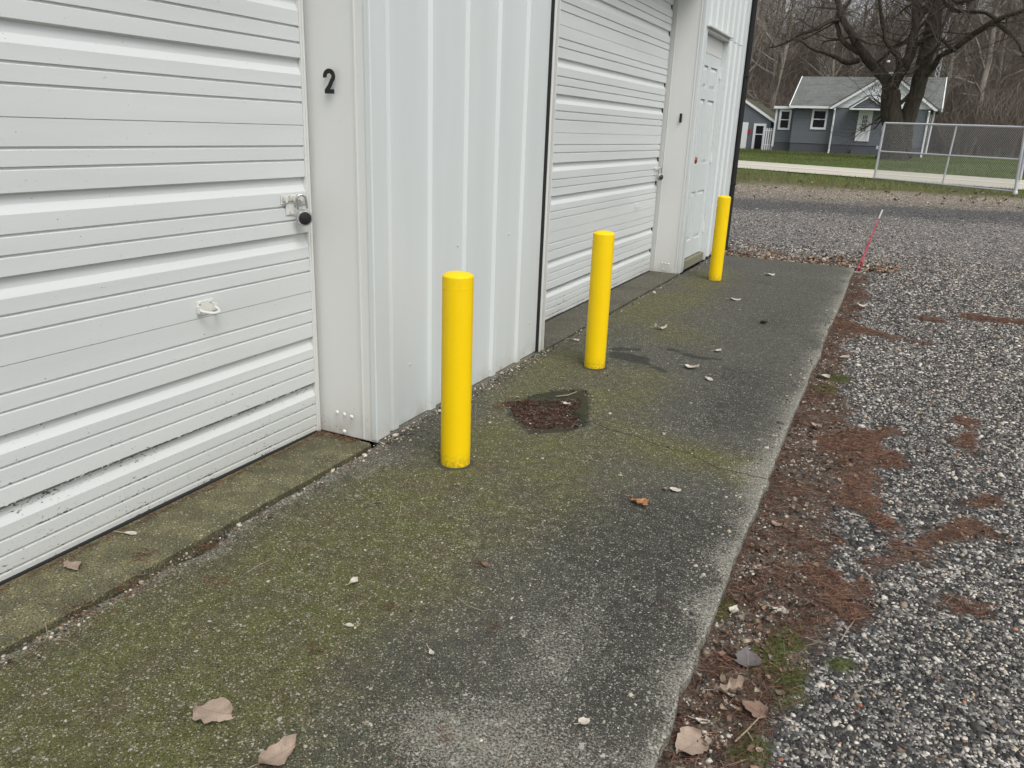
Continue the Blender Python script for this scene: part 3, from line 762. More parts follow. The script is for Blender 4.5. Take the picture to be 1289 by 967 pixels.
# ================================================================ BOLLARDS
def yellow():
    m = Mat('yellow_paint'); p = m.obj(); z = m.sep(p)[2]
    n = m.noise(p, 6, 3); n2 = m.noise(p, 60, 3)
    c = m.mix(n, (.82, .555, .0), (.89, .61, .001)); c = m.mix(m.mr(m.noise(p, 4, 4, .7), .58, .72, 0, .35), c, (.62, .42, .01))
    g = m.math('MULTIPLY', m.math('POWER', m.mr(z, .0, .10, 1, 0), 2), m.mr(n2, .35, .6))
    c = m.mix(m.math('MULTIPLY', g, .85), c, (.22, .17, .03))
    rp = m.math('ADD', m.math('MULTIPLY', n, .7), m.math('MULTIPLY', n2, .3))
    return m.fin(c, m.mr(n2, .3, .7, .42, .55), m.bump(rp, .003, .5), spec=.3)
YEL = yellow()
GROUT = simple('grout', (.055, .055, .04), .95, 0, .5, 60)
def make_bollard(r=.071, H=.92):
    o = empty('bollard')
    MB().lathe([(r, -.02), (r, .01), (r, H-.066), (r, H-.063), (r+.0004, H-.060), (r+.0004, H-.057), (r, H-.054), (r, H-.051), (r, H-.018), (r, H-.012)], (0, 0, 0), 48).build('pipe', YEL, o, smooth=35)
    MB().lathe([(r, H-.012), (r, H-.009), (r-.003, H-.004), (r-.008, H-.001), (r*.7, H+.006), (r*.35, H+.010), (.001, H+.011)], (0, 0, 0), 48).build('cap', YEL, o, smooth=50)
    V = []; F = []; n = 40
    for k in range(n):
        a = 2*math.pi*k/n; q = r+.012+.010*rnd.random()
        V += [(math.cos(a)*(r-.004), math.sin(a)*(r-.004), .0055), (math.cos(a)*q, math.sin(a)*q, .0015)]
    for k in range(n): F.append((2*k, 2*k+1, 2*((k+1) % n)+1, 2*((k+1) % n)))
    mb = MB(); mb.add(V, F); mb.build('grout', GROUT, o, smooth=60)
    return o
b0 = make_bollard()
spots = [((573, 590.5), 'yellow steel bollard nearest the camera, in front of the ribbed wall panel'),
         ((748, 465.5), 'yellow steel bollard standing before the farther roll-up door, just past the dark drain patch'),
         ((899.5, 354), 'yellow steel bollard standing before the entry door near the building corner')]
for i, (p, lab) in enumerate(spots):
    o = b0 if i == 0 else copy_tree(b0)
    q = G(*p); d = np.array([q[0], q[1]]); d = d/np.linalg.norm(d)*.071
    o.location = (q[0]+d[0], q[1]+d[1], .0); o.rotation_euler.z = i*2.1
    tag(o, lab, 'bollard', 'yellow bollards in front of the building')

# ================================================================ MARKER STAKE
st = empty('marker_stake', (-.40, 10.97, -.04)); tag(st, 'thin red and white driveway marker stake leaning at the far corner of the concrete', 'marker stake')
REDM = simple('red_plastic', (.66, .07, .12), .4); WHM = simple('white_plastic', (.72, .72, .70), .4)
tp = onY(1111, 264, 11.05); tip = Vector((tp[0]+.40, .08, tp[2]+.04))
MB().tube([(0, 0, -.02), tip*.86], .0065, 8).build('rod', REDM, st, smooth=40)
MB().tube([tip*.86, tip], .010, 8).build('tip', WHM, st, smooth=40)
MB().tube([(.035, .01, -.02), tip*.42+Vector((.012, 0, 0)), tip*.80], .004, 6).build('sleeve', REDM, st, smooth=40)

# ================================================================ CHAIN LINK GATE
GALV = simple('galvanised_steel', (.58, .60, .63), .5, .3, .12, 20)
A = GT(1281, 242); dist_r = 26.5
# gate plane: through two feet on the ground beside the road
GR = onY(1279, 241.5, 25.6); GLf = onY(1100, 224.5, 28.2)
gd = np.array([GR[0]-GLf[0], GR[1]-GLf[1]]); gn = np.array([-gd[1], gd[0]]); gn /= np.linalg.norm(gn)
def onGate(px, py):
    d = wray(px, py); t = gn @ (GLf[:2]-EYE[:2])/(gn @ d[:2]); return Vector(EYE+t*d)
gate = empty('chain_link_gate', (GLf[0], GLf[1], GLf[2])); tag(gate, 'galvanised chain-link gate panel with a middle rail standing beside the road', 'gate')
off = Vector(GLf)
tl, tr_ = onGate(1114, 155), onGate(1289, 160.3); ml, mr_ = onGate(1107, 190.5), onGate(1289, 201.3); bl, br = onGate(1100.5, 224), onGate(1278, 241)
ext = lambda a, b, k: a+(b-a)*k
tr2 = ext(tl, tr_, 1.06); mr2 = ext(ml, mr_, 1.06)
def gp(name, a, b, r, sides=10): 
    a = a-off; b = b-off; MB().tube([a, b], r, sides).build(name, GALV, gate, smooth=40)
gp('rail', tl, tr2, .032); gp('rail', ml, mr2, .026); gp('rail', bl, ext(bl, br, 1.01), .026)
gp('post', bl-Vector((0, 0, .02)), tl, .036); gp('post', onGate(1186.5, 231), onGate(1204.5, 157.5), .026)
gp('post', onGate(1278, 243), onGate(1294, 150), .05); gp('post', onGate(1284, 226), onGate(1299, 150), .036)
MB().lathe([(.06, 0), (.06, .05), (.045, .09), (.03, .10)], onGate(1278, 243)-off-Vector((0, 0, .03)), 14).build('post_foot', GALV, gate, smooth=40)
MB().box(tuple(onGate(1105, 186)-off-Vector((.05, .03, .05))), tuple(onGate(1105, 186)-off+Vector((.05, .03, .05)))).build('fork_latch', GALV, gate, bevel=.01)
# woven wire: zigzag wires, real round-ish section
cw = MB(); u1 = (br-bl); Lb = u1.length; cell = .057
uh = Vector((gd[0], gd[1], 0)).normalized(); rise = (bl.z-br.z)
nW = int(Lb/cell)
N2 = []
H0 = tl.z-bl.z
ncol = nW; rows = int(H0/cell)+1
V = []; E = []
for i in range(-rows-2, nW+rows+2):
    for sgn in (1, -1):
        # straight diagonal between bottom and top rails, clipped at the panel sides
        s0 = i*cell; 
        a_u, a_v = s0, 0.; b_u, b_v = s0+sgn*H0, H0
        du = b_u-a_u
        t0 = 0.; t1 = 1.
        if du > 0: t0 = max(t0, (0-a_u)/du); t1 = min(t1, (Lb-a_u)/du)
        else: t0 = max(t0, (Lb-a_u)/du); t1 = min(t1, (0-a_u)/du)
        if t1-t0 < .01: continue
        pa_ = (a_u+du*t0, H0*t0); pb_ = (a_u+du*t1, H0*t1)
        E.append((pa_, pb_, sgn))
for (pa_, pb_, sgn) in E:
    f = lambda q: (bl+(br-bl)*(q[0]/Lb))+Vector((0, 0, 1))*(q[1])*(((tl.z-bl.z)*(1-q[0]/Lb)+(ext(tl, tr_, .98).z-br.z)*(q[0]/Lb))/H0)-off+Vector((gn[0], gn[1], 0))*.004*sgn
    cw.tube([f(pa_), f(pb_)], .0029, 3, caps=False)
cw.build('chain_link_mesh', GALV, gate, fixn=False)

# ================================================================ HOUSE AND GARAGE ACROSS THE ROAD
def siding(name, col, step=.2):
    m = Mat(name); p = m.geo(); z = m.sep(p)[2]
    f = m.math('FRACT', m.math('DIVIDE', z, step)); n = m.noise(p, 3, 3)
    c = m.mix(n, tuple(v*.9 for v in col), tuple(v*1.08 for v in col))
    c = m.mix(m.mr(f, .0, .14, .55, 0), c, tuple(v*.4 for v in col))
    return m.fin(c, .6, m.bump(f, .02, .8))
def shingles():
    m = Mat('roof_shingles'); p = m.geo()
    n = m.noise(p, 1.2, 3); n2 = m.noise(p, 14, 4, .7)
    z = m.sep(p)[2]; f = m.math('FRACT', m.math('DIVIDE', z, .10))
    c = m.mix(m.mr(n2, .35, .65), (.08, .087, .083), (.21, .22, .21)); c = m.mix(m.mr(n, .4, .7, 0, .5), c, (.065, .07, .065)); c = m.mix(m.mr(f, 0, .3, .6, 0), c, (.035, .035, .035))
    return m.fin(c, .9)
GREY = siding('grey_siding', (.145, .163, .187)); DGREY = simple('foundation_paint', (.085, .092, .104), .8); WSID = siding('white_siding', (.86, .90, .92), .22)
SHING = shingles(); WTRIM = simple('white_trim', (.80, .82, .83), .5); GLASS = simple('dark_window_glass', (.012, .014, .018), .08, 0, .2, 3)
DH = 56.0
def HX(px, py=160, D=DH): return onY(px, py, D)[0]
def HZ(px, py, D=DH): return onY(px, py, D)[2]
zg = float(tz(-5, DH))
house = empty('cottage', (HX(1051, 190), DH, zg-.1)); tag(house, 'small grey cottage with white gable and shingled roof beyond the road', 'house')
def hpart(mb, name, mat, parent=None, **kw): return part(mb, name, mat, parent or house, **kw)
xl = HX(996, 160); xm = HX(1049, 160); xr = HX(1168, 160); ze = HZ(1050, 135); zrg = HZ(1100, 91); zb = zg-.3; zf_ = HZ(1030, 181)
print('house', xl, xm, xr, ze, zrg, zg, zf_)
depth = 7.5; DM = DH+.35    # main front plane; the gabled wing stands 0.35 m forward
hpart(MB().box((xl, DM, zf_), (xr-.02, DM+depth, ze)), 'wall', GREY)
hpart(MB().box((xl+.03, DM+.03, zb), (xr-.05, DM+depth-.03, zf_)), 'foundation', DGREY)
xr_ = HX(1182, 120)
# main roof, ridge parallel to the road
rf = MB(); ym = DM+depth/2
rf.prism([(DM-.35, ze-.06), (DM-.35, ze+.06), (ym, zrg), (DM+depth+.35, ze+.06), (DM+depth+.35, ze-.06), (ym, zrg-.14)], 'x', xl-.25, xr_+.3)
RF = hpart(rf, 'roof', SHING)
hpart(MB().prism([(DM, ze-.05), (ym, zrg-.16), (DM+depth, ze-.05)], 'x', xl+.01, xr-.04), 'gable_wall', WSID)
for xx_ in (xl-.28, xr_+.32):
    hpart(MB().prism([(DM-.37, ze-.14), (DM-.37, ze+.07), (ym, zrg+.02), (ym, zrg-.2)], 'x', xx_-.03, xx_+.03), 'rake_board', WTRIM)
hpart(MB().box((xl-.25, DM-.47, ze-.10), (xm, DM-.352, ze+.04)), 'gutter', WTRIM)
# front wing with white gable
xa = HX(1121, 100)
hpart(MB().box((xm, DH, zf_), (xr, DM+.2, ze)), 'wall', GREY)
hpart(MB().box((xm+.03, DH+.03, zb), (xr-.03, DM+.2, zf_)), 'foundation', DGREY)
zap = zrg+.05
hpart(MB().prism([(xm-.2, ze-.02), (xr+.2, ze-.02), (xa, zap-.12)], 'y', DH-.02, DH+.3), 'gable_wall', WSID)
hpart(MB().prism([(xm-.35, ze-.02), (xa, zap-.02), (xr+.35, ze-.02), (xr+.35, ze-.12), (xr+.2, ze-.10), (xa, zap-.2), (xm-.2, ze-.10), (xm-.35, ze-.12)], 'y', DH-.25, DH-.021), 'rake_board', WTRIM)
hpart(MB().prism([(xm-.35, ze-.0), (xa, zap), (xa, zap+.06), (xm-.42, ze+.03)], 'y', DH-.27, ym), 'roof', SHING)
hpart(MB().prism([(xr+.42, ze+.03), (xa, zap+.06), (xa, zap), (xr+.35, ze)], 'y', DH-.27, ym), 'roof', SHING)
# downspouts
for px0, px1 in ((1051, 1044), (1170, 1161)):
    xx_ = HX(px0, 140)
    hpart(MB().tube([(xx_, DH-.22, ze-.12), (xx_, DH-.08, ze-.4), (xx_, DH-.08, zf_-.5), (xx_+.02, DH-.45, zb+.38)], .055, 6), 'downspout', WTRIM)
hpart(MB().tube([(xr+.2, DH+.5, ze-.1), (xr+.15, DH+.5, zf_-.4)], .055, 6), 'downspout', WTRIM)
def window(x0, x1, z0, z1, y, parent=None, panes=2):
    o = MB(); t = .13
    o.box((x0-t, y-.05, z1), (x1+t, y+.02, z1+t)).box((x0-t, y-.06, z0-t), (x1+t, y+.02, z0)).box((x0-t, y-.05, z0), (x0, y+.02, z1)).box((x1, y-.05, z0), (x1+t, y+.02, z1)).box((x0, y-.03, (z0+z1)/2-.03), (x1, y+.02, (z0+z1)/2+.03))
    W_ = hpart(o, 'window', WTRIM, parent)
    hpart(MB().box((x0, y-.015, z0), (x1, y-.004, z1)), 'pane', GLASS, W_)
def pxwin(l, r, t, bt, y): window(HX(l, (t+bt)/2, y), HX(r, (t+bt)/2, y), HZ((l+r)/2, bt, y), HZ((l+r)/2, t, y), y)
pxwin(1024, 1038.5, 140, 160.5, DM)
# lean-to bump on the left with its window
DBm = DM+.6
xb0 = HX(974, 165, DBm)
hpart(MB().box((xb0, DBm, zf_), (xl, DBm+3, HZ(985, 137, DBm))), 'wall', GREY); hpart(MB().box((xb0+.03, DBm+.03, zb), (xl, DBm+3, zf_)), 'foundation', DGREY)
zt_ = HZ(985, 137, DBm); hpart(MB().box((xb0-.15, DBm-.2, zt_), (xl-.01, DBm+3.1, zt_+.16)), 'roof', WTRIM)
hpart(MB().box((xb0-.03, DBm-.03, zf_-.3), (xb0+.09, DBm+.05, zt_)), 'corner_board', WTRIM)
pxwin(983, 993, 140.5, 161, DBm)
# front door with hood
dx0, dx1 = HX(1078.5, 160), HX(1097, 155); dz0, dz1 = HZ(1086, 178), HZ(1090, 139.5)
dr = MB(); dr.box((dx0, DH-.09, dz0), (dx0+.13, DH+.02, dz1)).box((dx1-.13, DH-.09, dz0), (dx1, DH+.02, dz1)).box((dx0+.13, DH-.09, dz1-.13), (dx1-.13, DH+.02, dz1))
DF = hpart(dr, 'front_door', WTRIM)
hpart(MB().box((dx0+.13, DH-.05, dz0), (dx1-.13, DH-.02, dz1-.13)), 'leaf', WTRIM, DF)
g0, g1 = dx0+.27, dx1-.27; gz0 = dz0+.32*(dz1-dz0); gz1 = dz1-.28
hpart(MB().box((g0, DH-.062, gz0), (g1, DH-.0505, gz1)), 'pane', simple('pale_glass', (.10, .11, .12), .3), DF)
gr_ = MB()
for i in range(1, 3): xx_ = g0+(g1-g0)*i/3; gr_.box((xx_-.012, DH-.07, gz0), (xx_+.012, DH-.0625, gz1))
for i in range(1, 4): zz_ = gz0+(gz1-gz0)*i/4; gr_.box((g0, DH-.0735, zz_-.012), (g1, DH-.0705, zz_+.012))
hpart(gr_, 'glazing_bar', WTRIM, DF)
hpart(MB().lathe([(.04, 0), (.05, -.04), (.02, -.07)], (dx0+.22, DH-.05, (dz0+dz1)/2-.1), 10, 'y'), 'knob', STEELD, DF)
hx0, hx1 = HX(1074, 135)-.02, HX(1113, 135)+.05; hz = ze-.02; hap = HZ(1094, 121)
hpart(MB().prism([(hx0+.1, hz), (hx1-.1, hz), ((hx0+hx1)/2, hap-.1)], 'y', DH-1.05, DH), 'porch_gable', GREY)
hpart(MB().prism([(hx0-.1, hz-.04), ((hx0+hx1)/2, hap), (hx1+.1, hz-.04), (hx1-.02, hz-.04), ((hx0+hx1)/2, hap-.14), (hx0+.02, hz-.04)], 'y', DH-1.15, DH-1.051).box((hx0-.1, DH-1.14, hz-.14), (hx1+.1, DH, hz-.045)), 'porch_trim', WTRIM)
hpart(MB().prism([(hx0-.14, hz-.02), ((hx0+hx1)/2, hap+.01), ((hx0+hx1)/2, hap+.05), (hx0-.18, hz+.0)], 'y', DH-1.17, DH-.02).prism([(hx1+.18, hz+.0), ((hx0+hx1)/2, hap+.05), ((hx0+hx1)/2, hap+.01), (hx1+.14, hz-.02)], 'y', DH-1.17, DH-.02), 'porch_roof', SHING)
sp_ = MB()
for i in range(2): sp_.box((dx0-.1, DH-.3*(i+1)-.02, zb), (dx1+.1, DH-.3*i-.021, dz0-.45-.2*i))
hpart(sp_, 'step', DGREY)
pxwin(1113.5, 1123, 150, 166, DH)
# chimney
cx0 = HX(1115, 85, ym+.6); hpart(MB().box((cx0-.45, ym+.3, zrg-.6), (cx0+.45, ym+1.1, HZ(1116, 79, ym+.6))), 'chimney', simple('chimney_brick', (.055, .042, .036), .9))
hpart(MB().tube([(cx0+.1, ym+.6, HZ(1116, 79, ym+.6)-.05), (cx0+.1, ym+.6, HZ(1116, 76, ym+.6))], .10, 8), 'flue', WTRIM)

# garage with its gable end to the road, partly hidden by the storage building
DG = 60.0
def gx_(px, py=150): return onY(px, py, DG)[0]
zgg = float(tz(-9, DG))
gar = empty('garage', (gx_(950), DG, zgg)); tag(gar, 'small grey gabled garage left of the cottage beside the wood', 'garage')
gxr = gx_(970, 160); gza = onY(936, 125, DG)[2]; gze = onY(970, 152, DG)[2]; gxa = gx_(935, 125); gxl = 2*gxa-gxr
part(MB().box((gxl, DG, zgg-.3), (gxr, DG+7, gze)), 'wall', GREY, gar)
part(MB().prism([(gxl, gze), (gxr, gze), (gxa, gza-.1)], 'y', DG+.001, DG+6.99), 'gable_wall', GREY, gar)
part(MB().prism([(gxl-.3, gze-.14), (gxa, gza), (gxr+.3, gze-.14), (gxr+.3, gze-.04), (gxa, gza+.12), (gxl-.3, gze-.04)], 'y', DG-.02, DG+7.3), 'roof', simple('old_shingles', (.085, .085, .06), .9, 0, .3, 4), gar)
part(MB().prism([(gxl-.32, gze-.2), (gxa, gza-.08), (gxr+.32, gze-.2), (gxr+.32, gze-.02), (gxa, gza+.1), (gxl-.32, gze-.02)], 'y', DG-.12, DG-.021), 'rake_board', WTRIM, gar)
g0_, g1_ = gx_(924, 170), gx_(940.5, 170); part(MB().box((gx_(918), DG-.06, zgg), (g1_, DG-.002, onY(935, 154, DG)[2])), 'garage_door', WTRIM, gar)
d0, d1 = gx_(947.5, 172), gx_(963, 172); dzt = onY(955, 158.5, DG)[2]
gw = part(MB().box((d0, DG-.08, zgg), (d0+.17, DG-.002, dzt)).box((d1-.17, DG-.08, zgg), (d1, DG-.002, dzt)).box((d0, DG-.079, dzt), (d1, DG-.003, dzt+.15)), 'doorway', WTRIM, gar)
part(MB().box((d0+.171, DG-.03, zgg), (d1-.171, DG-.004, dzt-.001)), 'opening', GLASS, gw)
part(MB().box((d0+.171, DG-.05, zgg+1.0), (d1-.171, DG-.031, zgg+1.06)), 'cross_bar', WTRIM, gw)
part(MB().box((gx_(943), DG-.05, onY(944, 168.5, DG)[2]), (gx_(947), DG-.002, onY(944, 163, DG)[2])), 'wall_sign', simple('red_sign', (.35, .03, .03), .5), gar)
# porch railing between cottage and garage
rl = empty('porch_railing', (gx_(966), 57.2, zgg)); tag(rl, 'short white porch railing between the garage and the cottage', 'railing')
r0, r1 = onY(962, 170, 57.2)[0], onY(973, 170, 57.2)[0]
part(MB().box((r0, 57.17, zgg+1.25), (r1, 57.23, zgg+1.33)), 'rail', WTRIM, rl); part(MB().box((r0, 57.175, zgg+.35), (r1, 57.225, zgg+.41)), 'rail', WTRIM, rl)
for i in range(5):
    xx_ = r0+(r1-r0)*i/4; part(MB().box((xx_-.04, 57.16, zgg-.1), (xx_+.04, 57.24, zgg+1.45)), 'baluster', WTRIM, rl)

# antenna mast behind the cottage
mast = empty('antenna_mast', (0, 0, 0)); D_ = 66
mb_ = onY(1176, 110, D_); mt_ = onY(1190, 20, D_)
mz = float(tz(mb_[0], D_)); mast.location = (mb_[0], D_, mz); tag(mast, 'slender pale lattice antenna mast rising behind the cottage', 'mast')
Hm = mt_[2]-mz
for k in range(3):
    a = 2*math.pi*k/3; MB().tube([(.16*math.cos(a), .16*math.sin(a), -.2), (.16*math.cos(a), .16*math.sin(a), Hm)], .022, 5).build('leg', GALV, mast)
lat = MB(); n = int(Hm/.38)
for i in range(n):
    for k in range(3):
        a = 2*math.pi*k/3; b_ = 2*math.pi*(k+1)/3; z0_ = i*.38
        lat.tube([(.16*math.cos(a), .16*math.sin(a), z0_), (.16*math.cos(b_), .16*math.sin(b_), z0_+.38)], .011, 4, caps=False)
lat.build('lattice', GALV, mast)

# ================================================================ TREES
def bark(name, a, b_, sc=8):
    m = Mat(name); p = m.geo(); mp = m.n('ShaderNodeMapping', {'Vector': p, 'Scale': (1, 1, .22)}).outputs[0]
    n = m.noise(mp, sc, 5, .65); n2 = m.noise(p, .6, 2)
    c = m.mix(m.mr(n, .35, .65), a, b_); c = m.mix(m.mr(n2, .45, .7, 0, .35), c, (b_[0]*.8, b_[1]*1.05, b_[2]*.8))
    return m.fin(c, .9, m.bump(n, .05, .9))
BARK = bark('furrowed_bark', (.012, .009, .006), (.060, .046, .034)); BARK2 = bark('woodland_bark', (.13, .115, .10), (.33, .29, .255), 4); TWIG = simple('twig_bark', (.24, .205, .17), .9, 0, .3, 1); TWIGD = simple('dark_twig_bark', (.07, .055, .045), .9, 0, .3, 1)
TWIG3 = simple('russet_twigs', (.165, .135, .112), .9, 0, .35, 1)
def grow(tw, p, d, L, r, depth, rn, maxd, up=.12, trunk=None):
    """recursive limb: writes tubes into trunk (thick) or tw (thin)"""
    n = 4; pts = [p.copy()]; rs = [r]; q = p.copy(); dd_ = d.copy()
    for i in range(n):
        dd_ = (dd_+Vector((rn.gauss(0, .14), rn.gauss(0, .14), rn.gauss(0, .11)+up*.4))).normalized()
        q = q+dd_*(L/n); pts.append(q.copy()); rs.append(r*(1-.55*(i+1)/n))
    tgt = trunk if (trunk is not None and r > .035) else tw
    tgt.tube(pts, rs, 6 if r > .05 else 3, caps=False)
    if depth >= maxd: return
    nb = rn.choice([3, 4, 4, 5]) if depth < maxd-1 else rn.choice([4, 5, 6])
    for k in range(nb):
        t = rn.uniform(.35, 1.0) if k < nb-1 else 1.0
        i = min(n-1, int(t*n)); f = t*n-i; pp = pts[i].lerp(pts[i+1], f) if i < n else pts[n]
        a = rn.uniform(0, 2*math.pi); side = dd_.orthogonal().normalized(); side = Matrix.Rotation(a, 3, dd_) @ side
        nd = (dd_*rn.uniform(.5, 1.0)+side*rn.uniform(.45, .95)+Vector((0, 0, up))).normalized()
        grow(tw, pp, nd, L*rn.uniform(.55, .82), max(.006, rs[min(i, n)]*rn.uniform(.45, .65)), depth+1, rn, maxd, up, trunk)
# the big tree in front of the cottage: limbs follow the photograph's, each at its own distance
DT = 47.0
base = onY(1130, 196, DT); bz = float(tz(base[0], DT)); print('tree base z', base[2], bz)
big = empty('shade_tree', (base[0], DT, bz)); tag(big, 'large bare forked tree with a massive dark trunk in front of the grey cottage', 'tree')
O_ = Vector((base[0], DT, bz)); tk = MB(); tw = MB(); rt = random.Random(3)
sc_ = onY(1160, 150, DT)[0]-onY(1150, 150, DT)[0]; sc_ /= 10   # metres per pixel
def limb(pts, widths, dys, tgt=tk, sides=12, twigs=0, tl_=2.6):
    P = [Vector(onY(x, y, DT+dy))-O_ for (x, y), dy in zip(pts, dys)]
    # smooth by midpoint insertion
    Q = []; W_ = []
    for i in range(len(P)-1):
        for t in (0, .33, .66):
            p0 = P[max(i-1, 0)]; p1 = P[i]; p2 = P[i+1]; p3 = P[min(i+2, len(P)-1)]
            q = .5*((2*p1)+(p2-p0)*t+(2*p0-5*p1+4*p2-p3)*t*t+(3*p1-p0-3*p2+p3)*t**3)
            Q.append(q+Vector((rt.gauss(0, .02), rt.gauss(0, .02), 0))); W_.append((widths[i]*(1-t)+widths[i+1]*t)*sc_/2*(1+rt.uniform(-.05, .05)))
    Q.append(P[-1]); W_.append(widths[-1]*sc_/2)
    tgt.tube(Q, W_, sides, caps=True)
    for k in range(twigs):
        i = rt.randrange(len(Q)//3, len(Q)); d = Vector((rt.gauss(0, 1), rt.gauss(0, 1), rt.gauss(.3, .7))).normalized()
        grow(tw, Q[i], d, tl_*rt.uniform(.5, 1), max(.012, W_[i]*.35), 0, rt, 3, .1)
limb([(1122, 202), (1123, 192), (1126, 165), (1122, 140), (1121, 115)], [50, 37, 32, 27, 24], [0]*5)
limb([(1140, 200), (1137, 185), (1139, 160), (1150, 128), (1158, 100), (1165, 70), (1172, 40), (1180, 12), (1187, -20), (1192, -70)], [20, 24, 21, 21, 20, 19, 17, 15, 12, 8], [.3, .2, .1, 0, -.2, -.4, -.6, -.8, -1, -1.4], twigs=8)
limb([(1120, 128), (1118, 105), (1108, 92), (1093, 76), (1080, 58), (1070, 40), (1060, 22), (1052, -10), (1045, -50)], [24, 18, 15, 14, 12, 10, 9, 7, 5], [0, .1, .3, .5, .8, 1, 1.2, 1.5, 1.8], twigs=8)
limb([(1086, 68), (1074, 62), (1060, 50), (1054, 32), (1056, 15), (1070, 2), (1080, -25)], [10, 8, 7, 6, 5, 4, 3], [.6, .9, 1.1, 1.3, 1.4, 1.5, 1.6], twigs=6)
limb([(1082, 76), (1066, 79), (1050, 71), (1034, 65), (1022, 62), (1005, 50), (990, 52)], [8, 7, 5.5, 5, 4, 3, 2], [.6, .4, .1, -.2, -.4, -.8, -1.2], twigs=7)
limb([(1057, 26), (1046, 27), (1032, 35), (1018, 40), (1004, 45), (985, 56), (968, 60)], [6, 5, 4.5, 4, 3.5, 3, 2], [1.2, .9, .4, 0, -.3, -.7, -1], twigs=8)
limb([(1120, 125), (1126, 104), (1136, 86), (1146, 68), (1150, 45), (1153, 20), (1152, -10), (1150, -60)], [18, 16, 15, 14, 12, 10, 8, 5], [0, -.2, -.4, -.5, -.6, -.7, -.8, -1], twigs=8)
limb([(1134, 90), (1130, 70), (1118, 58), (1110, 30), (1108, 5), (1104, -30)], [10, 8, 6, 5, 4, 3], [-.3, -.6, -.9, -1.2, -1.5, -1.8], twigs=6)
limb([(1152, 30), (1163, 15), (1172, 0), (1182, -30)], [9, 8, 6, 4], [-.7, -.4, 0, .4], twigs=5)
limb([(1138, 84), (1152, 60), (1160, 52), (1176, 44), (1186, 50), (1196, 60), (1202, 65)], [7, 6, 6, 5, 5, 4, 3], [-.4, -.7, -1, -1.3, -1.5, -1.6, -1.7], twigs=4)
limb([(1158, 96), (1172, 88), (1182, 72), (1200, 62), (1222, 46), (1240, 34), (1256, 25), (1275, 18), (1300, 10), (1340, -8)], [12, 9, 7, 8, 8, 7, 7, 6, 5, 3], [-.3, -.5, -.8, -1.0, -1.3, -1.6, -1.9, -2.2, -2.6, -3], twigs=10)
limb([(1240, 34), (1254, 30), (1268, 40), (1280, 50), (1289, 68), (1300, 84)], [6, 5, 5, 4, 4, 3], [-1.6, -1.8, -2.0, -2.2, -2.4, -2.6], twigs=6)
limb([(1256, 25), (1240, 16), (1218, 15), (1200, 12), (1188, 3)], [5, 4.5, 4, 5, 6], [-1.9, -1.6, -1.2, -1, -.8], twigs=6)
limb([(1192, -5), (1204, 3), (1222, 0), (1245, -12)], [7, 6, 5, 4], [-1, -1.2, -1.5, -1.8], twigs=4)
tk.build('trunk', BARK, big, smooth=60, fixn=False); tw.build('crown', TWIGD, big, fixn=False)

# woodland behind: a few kinds of bare tree, copied
def wood_tree(seed, H):
    rn = random.Random(seed); t_ = MB(); c_ = MB()
    lean = Vector((rn.gauss(0, .04), rn.gauss(0, .04), 1)).normalized()
    pts = []; rs = []; r0_ = rn.uniform(.16, .30); q = Vector((0, 0, -.4)); n = 9
    for i in range(n+1):
        pts.append(q.copy()); rs.append(r0_*(1-.75*i/n)); q = q+lean*(H/n)+Vector((rn.gauss(0, .16), rn.gauss(0, .16), 0))
    t_.tube(pts, rs, 7, caps=False)
    for k in range(22):
        i = rn.randrange(2, n+1); a = rn.uniform(0, 2*math.pi)
        d = Vector((math.cos(a)*.8, math.sin(a)*.8, rn.uniform(.25, 1.2))).normalized()
        grow(c_, pts[i].lerp(pts[max(i-1, 0)], rn.random()), d, H*rn.uniform(.12, .26), rs[i]*.45, 0, rn, 3, .12, t_)
    e = empty('bare_tree'); tag(e, 'bare brown tree in the wood behind the cottage', 'tree', 'bare woodland trees behind the cottage')
    t_.build('trunk', BARK2, e, smooth=60, fixn=False); c_.build('crown', TWIG, e, fixn=False)
    return e
protos = [wood_tree(100+i, H) for i, H in enumerate((17, 20, 15, 22, 18, 14))]
used = [False]*len(protos); rw = random.Random(12)
places = []
for row, (yy0, nn_) in enumerate(((69, 8), (76, 9), (85, 9), (96, 10), (108, 9))):
    xa_ = onY(905, 60, yy0)[0]-3; xb_ = onY(1300, 60, yy0)[0]+4
    for i in range(nn_): places.append((xa_+(xb_-xa_)*(i+rw.uniform(.1, .9))/nn_, yy0+rw.uniform(-3, 3)))
for (xx_, yy_) in places:
    k = rw.randrange(len(protos)); o = protos[k] if not used[k] else copy_tree(protos[k]); used[k] = True
    o.location = (xx_, yy_, float(tz(xx_, yy_))); o.rotation_euler = (0, 0, rw.uniform(0, 6.28)); s_ = rw.uniform(.8, 1.15); o.scale = (s_, s_, s_)
# saplings and brush under the trees: one uncountable mass
def prisms(P0, P1, r0, r1, cols=None):
    """many 3-sided sticks at once"""
    n = len(P0); d = P1-P0; d /= np.linalg.norm(d, axis=1)[:, None]+1e-9
    ref = np.where(np.abs(d[:, 2:3]) > .8, np.array([[1., 0, 0]]), np.array([[0, 0, 1.]])); u = np.cross(d, ref); u /= np.linalg.norm(u, axis=1)[:, None]+1e-9; v = np.cross(d, u)
    V = []
    for base_, r in ((P0, r0), (P1, r1)):
        for k in range(3):
            a = 2*math.pi*k/3; V.append(base_+(u*math.cos(a)+v*math.sin(a))*np.asarray(r).reshape(-1, 1))
    V = np.stack(V, 1).reshape(-1, 3); b_ = np.arange(n)[:, None]*6
    F = np.concatenate([b_+np.array([[k, (k+1) % 3, 3+(k+1) % 3, 3+k]]) for k in range(3)])
    c = None if cols is None else np.repeat(cols, 6, 0)
    return V, F, c
nb = 26000
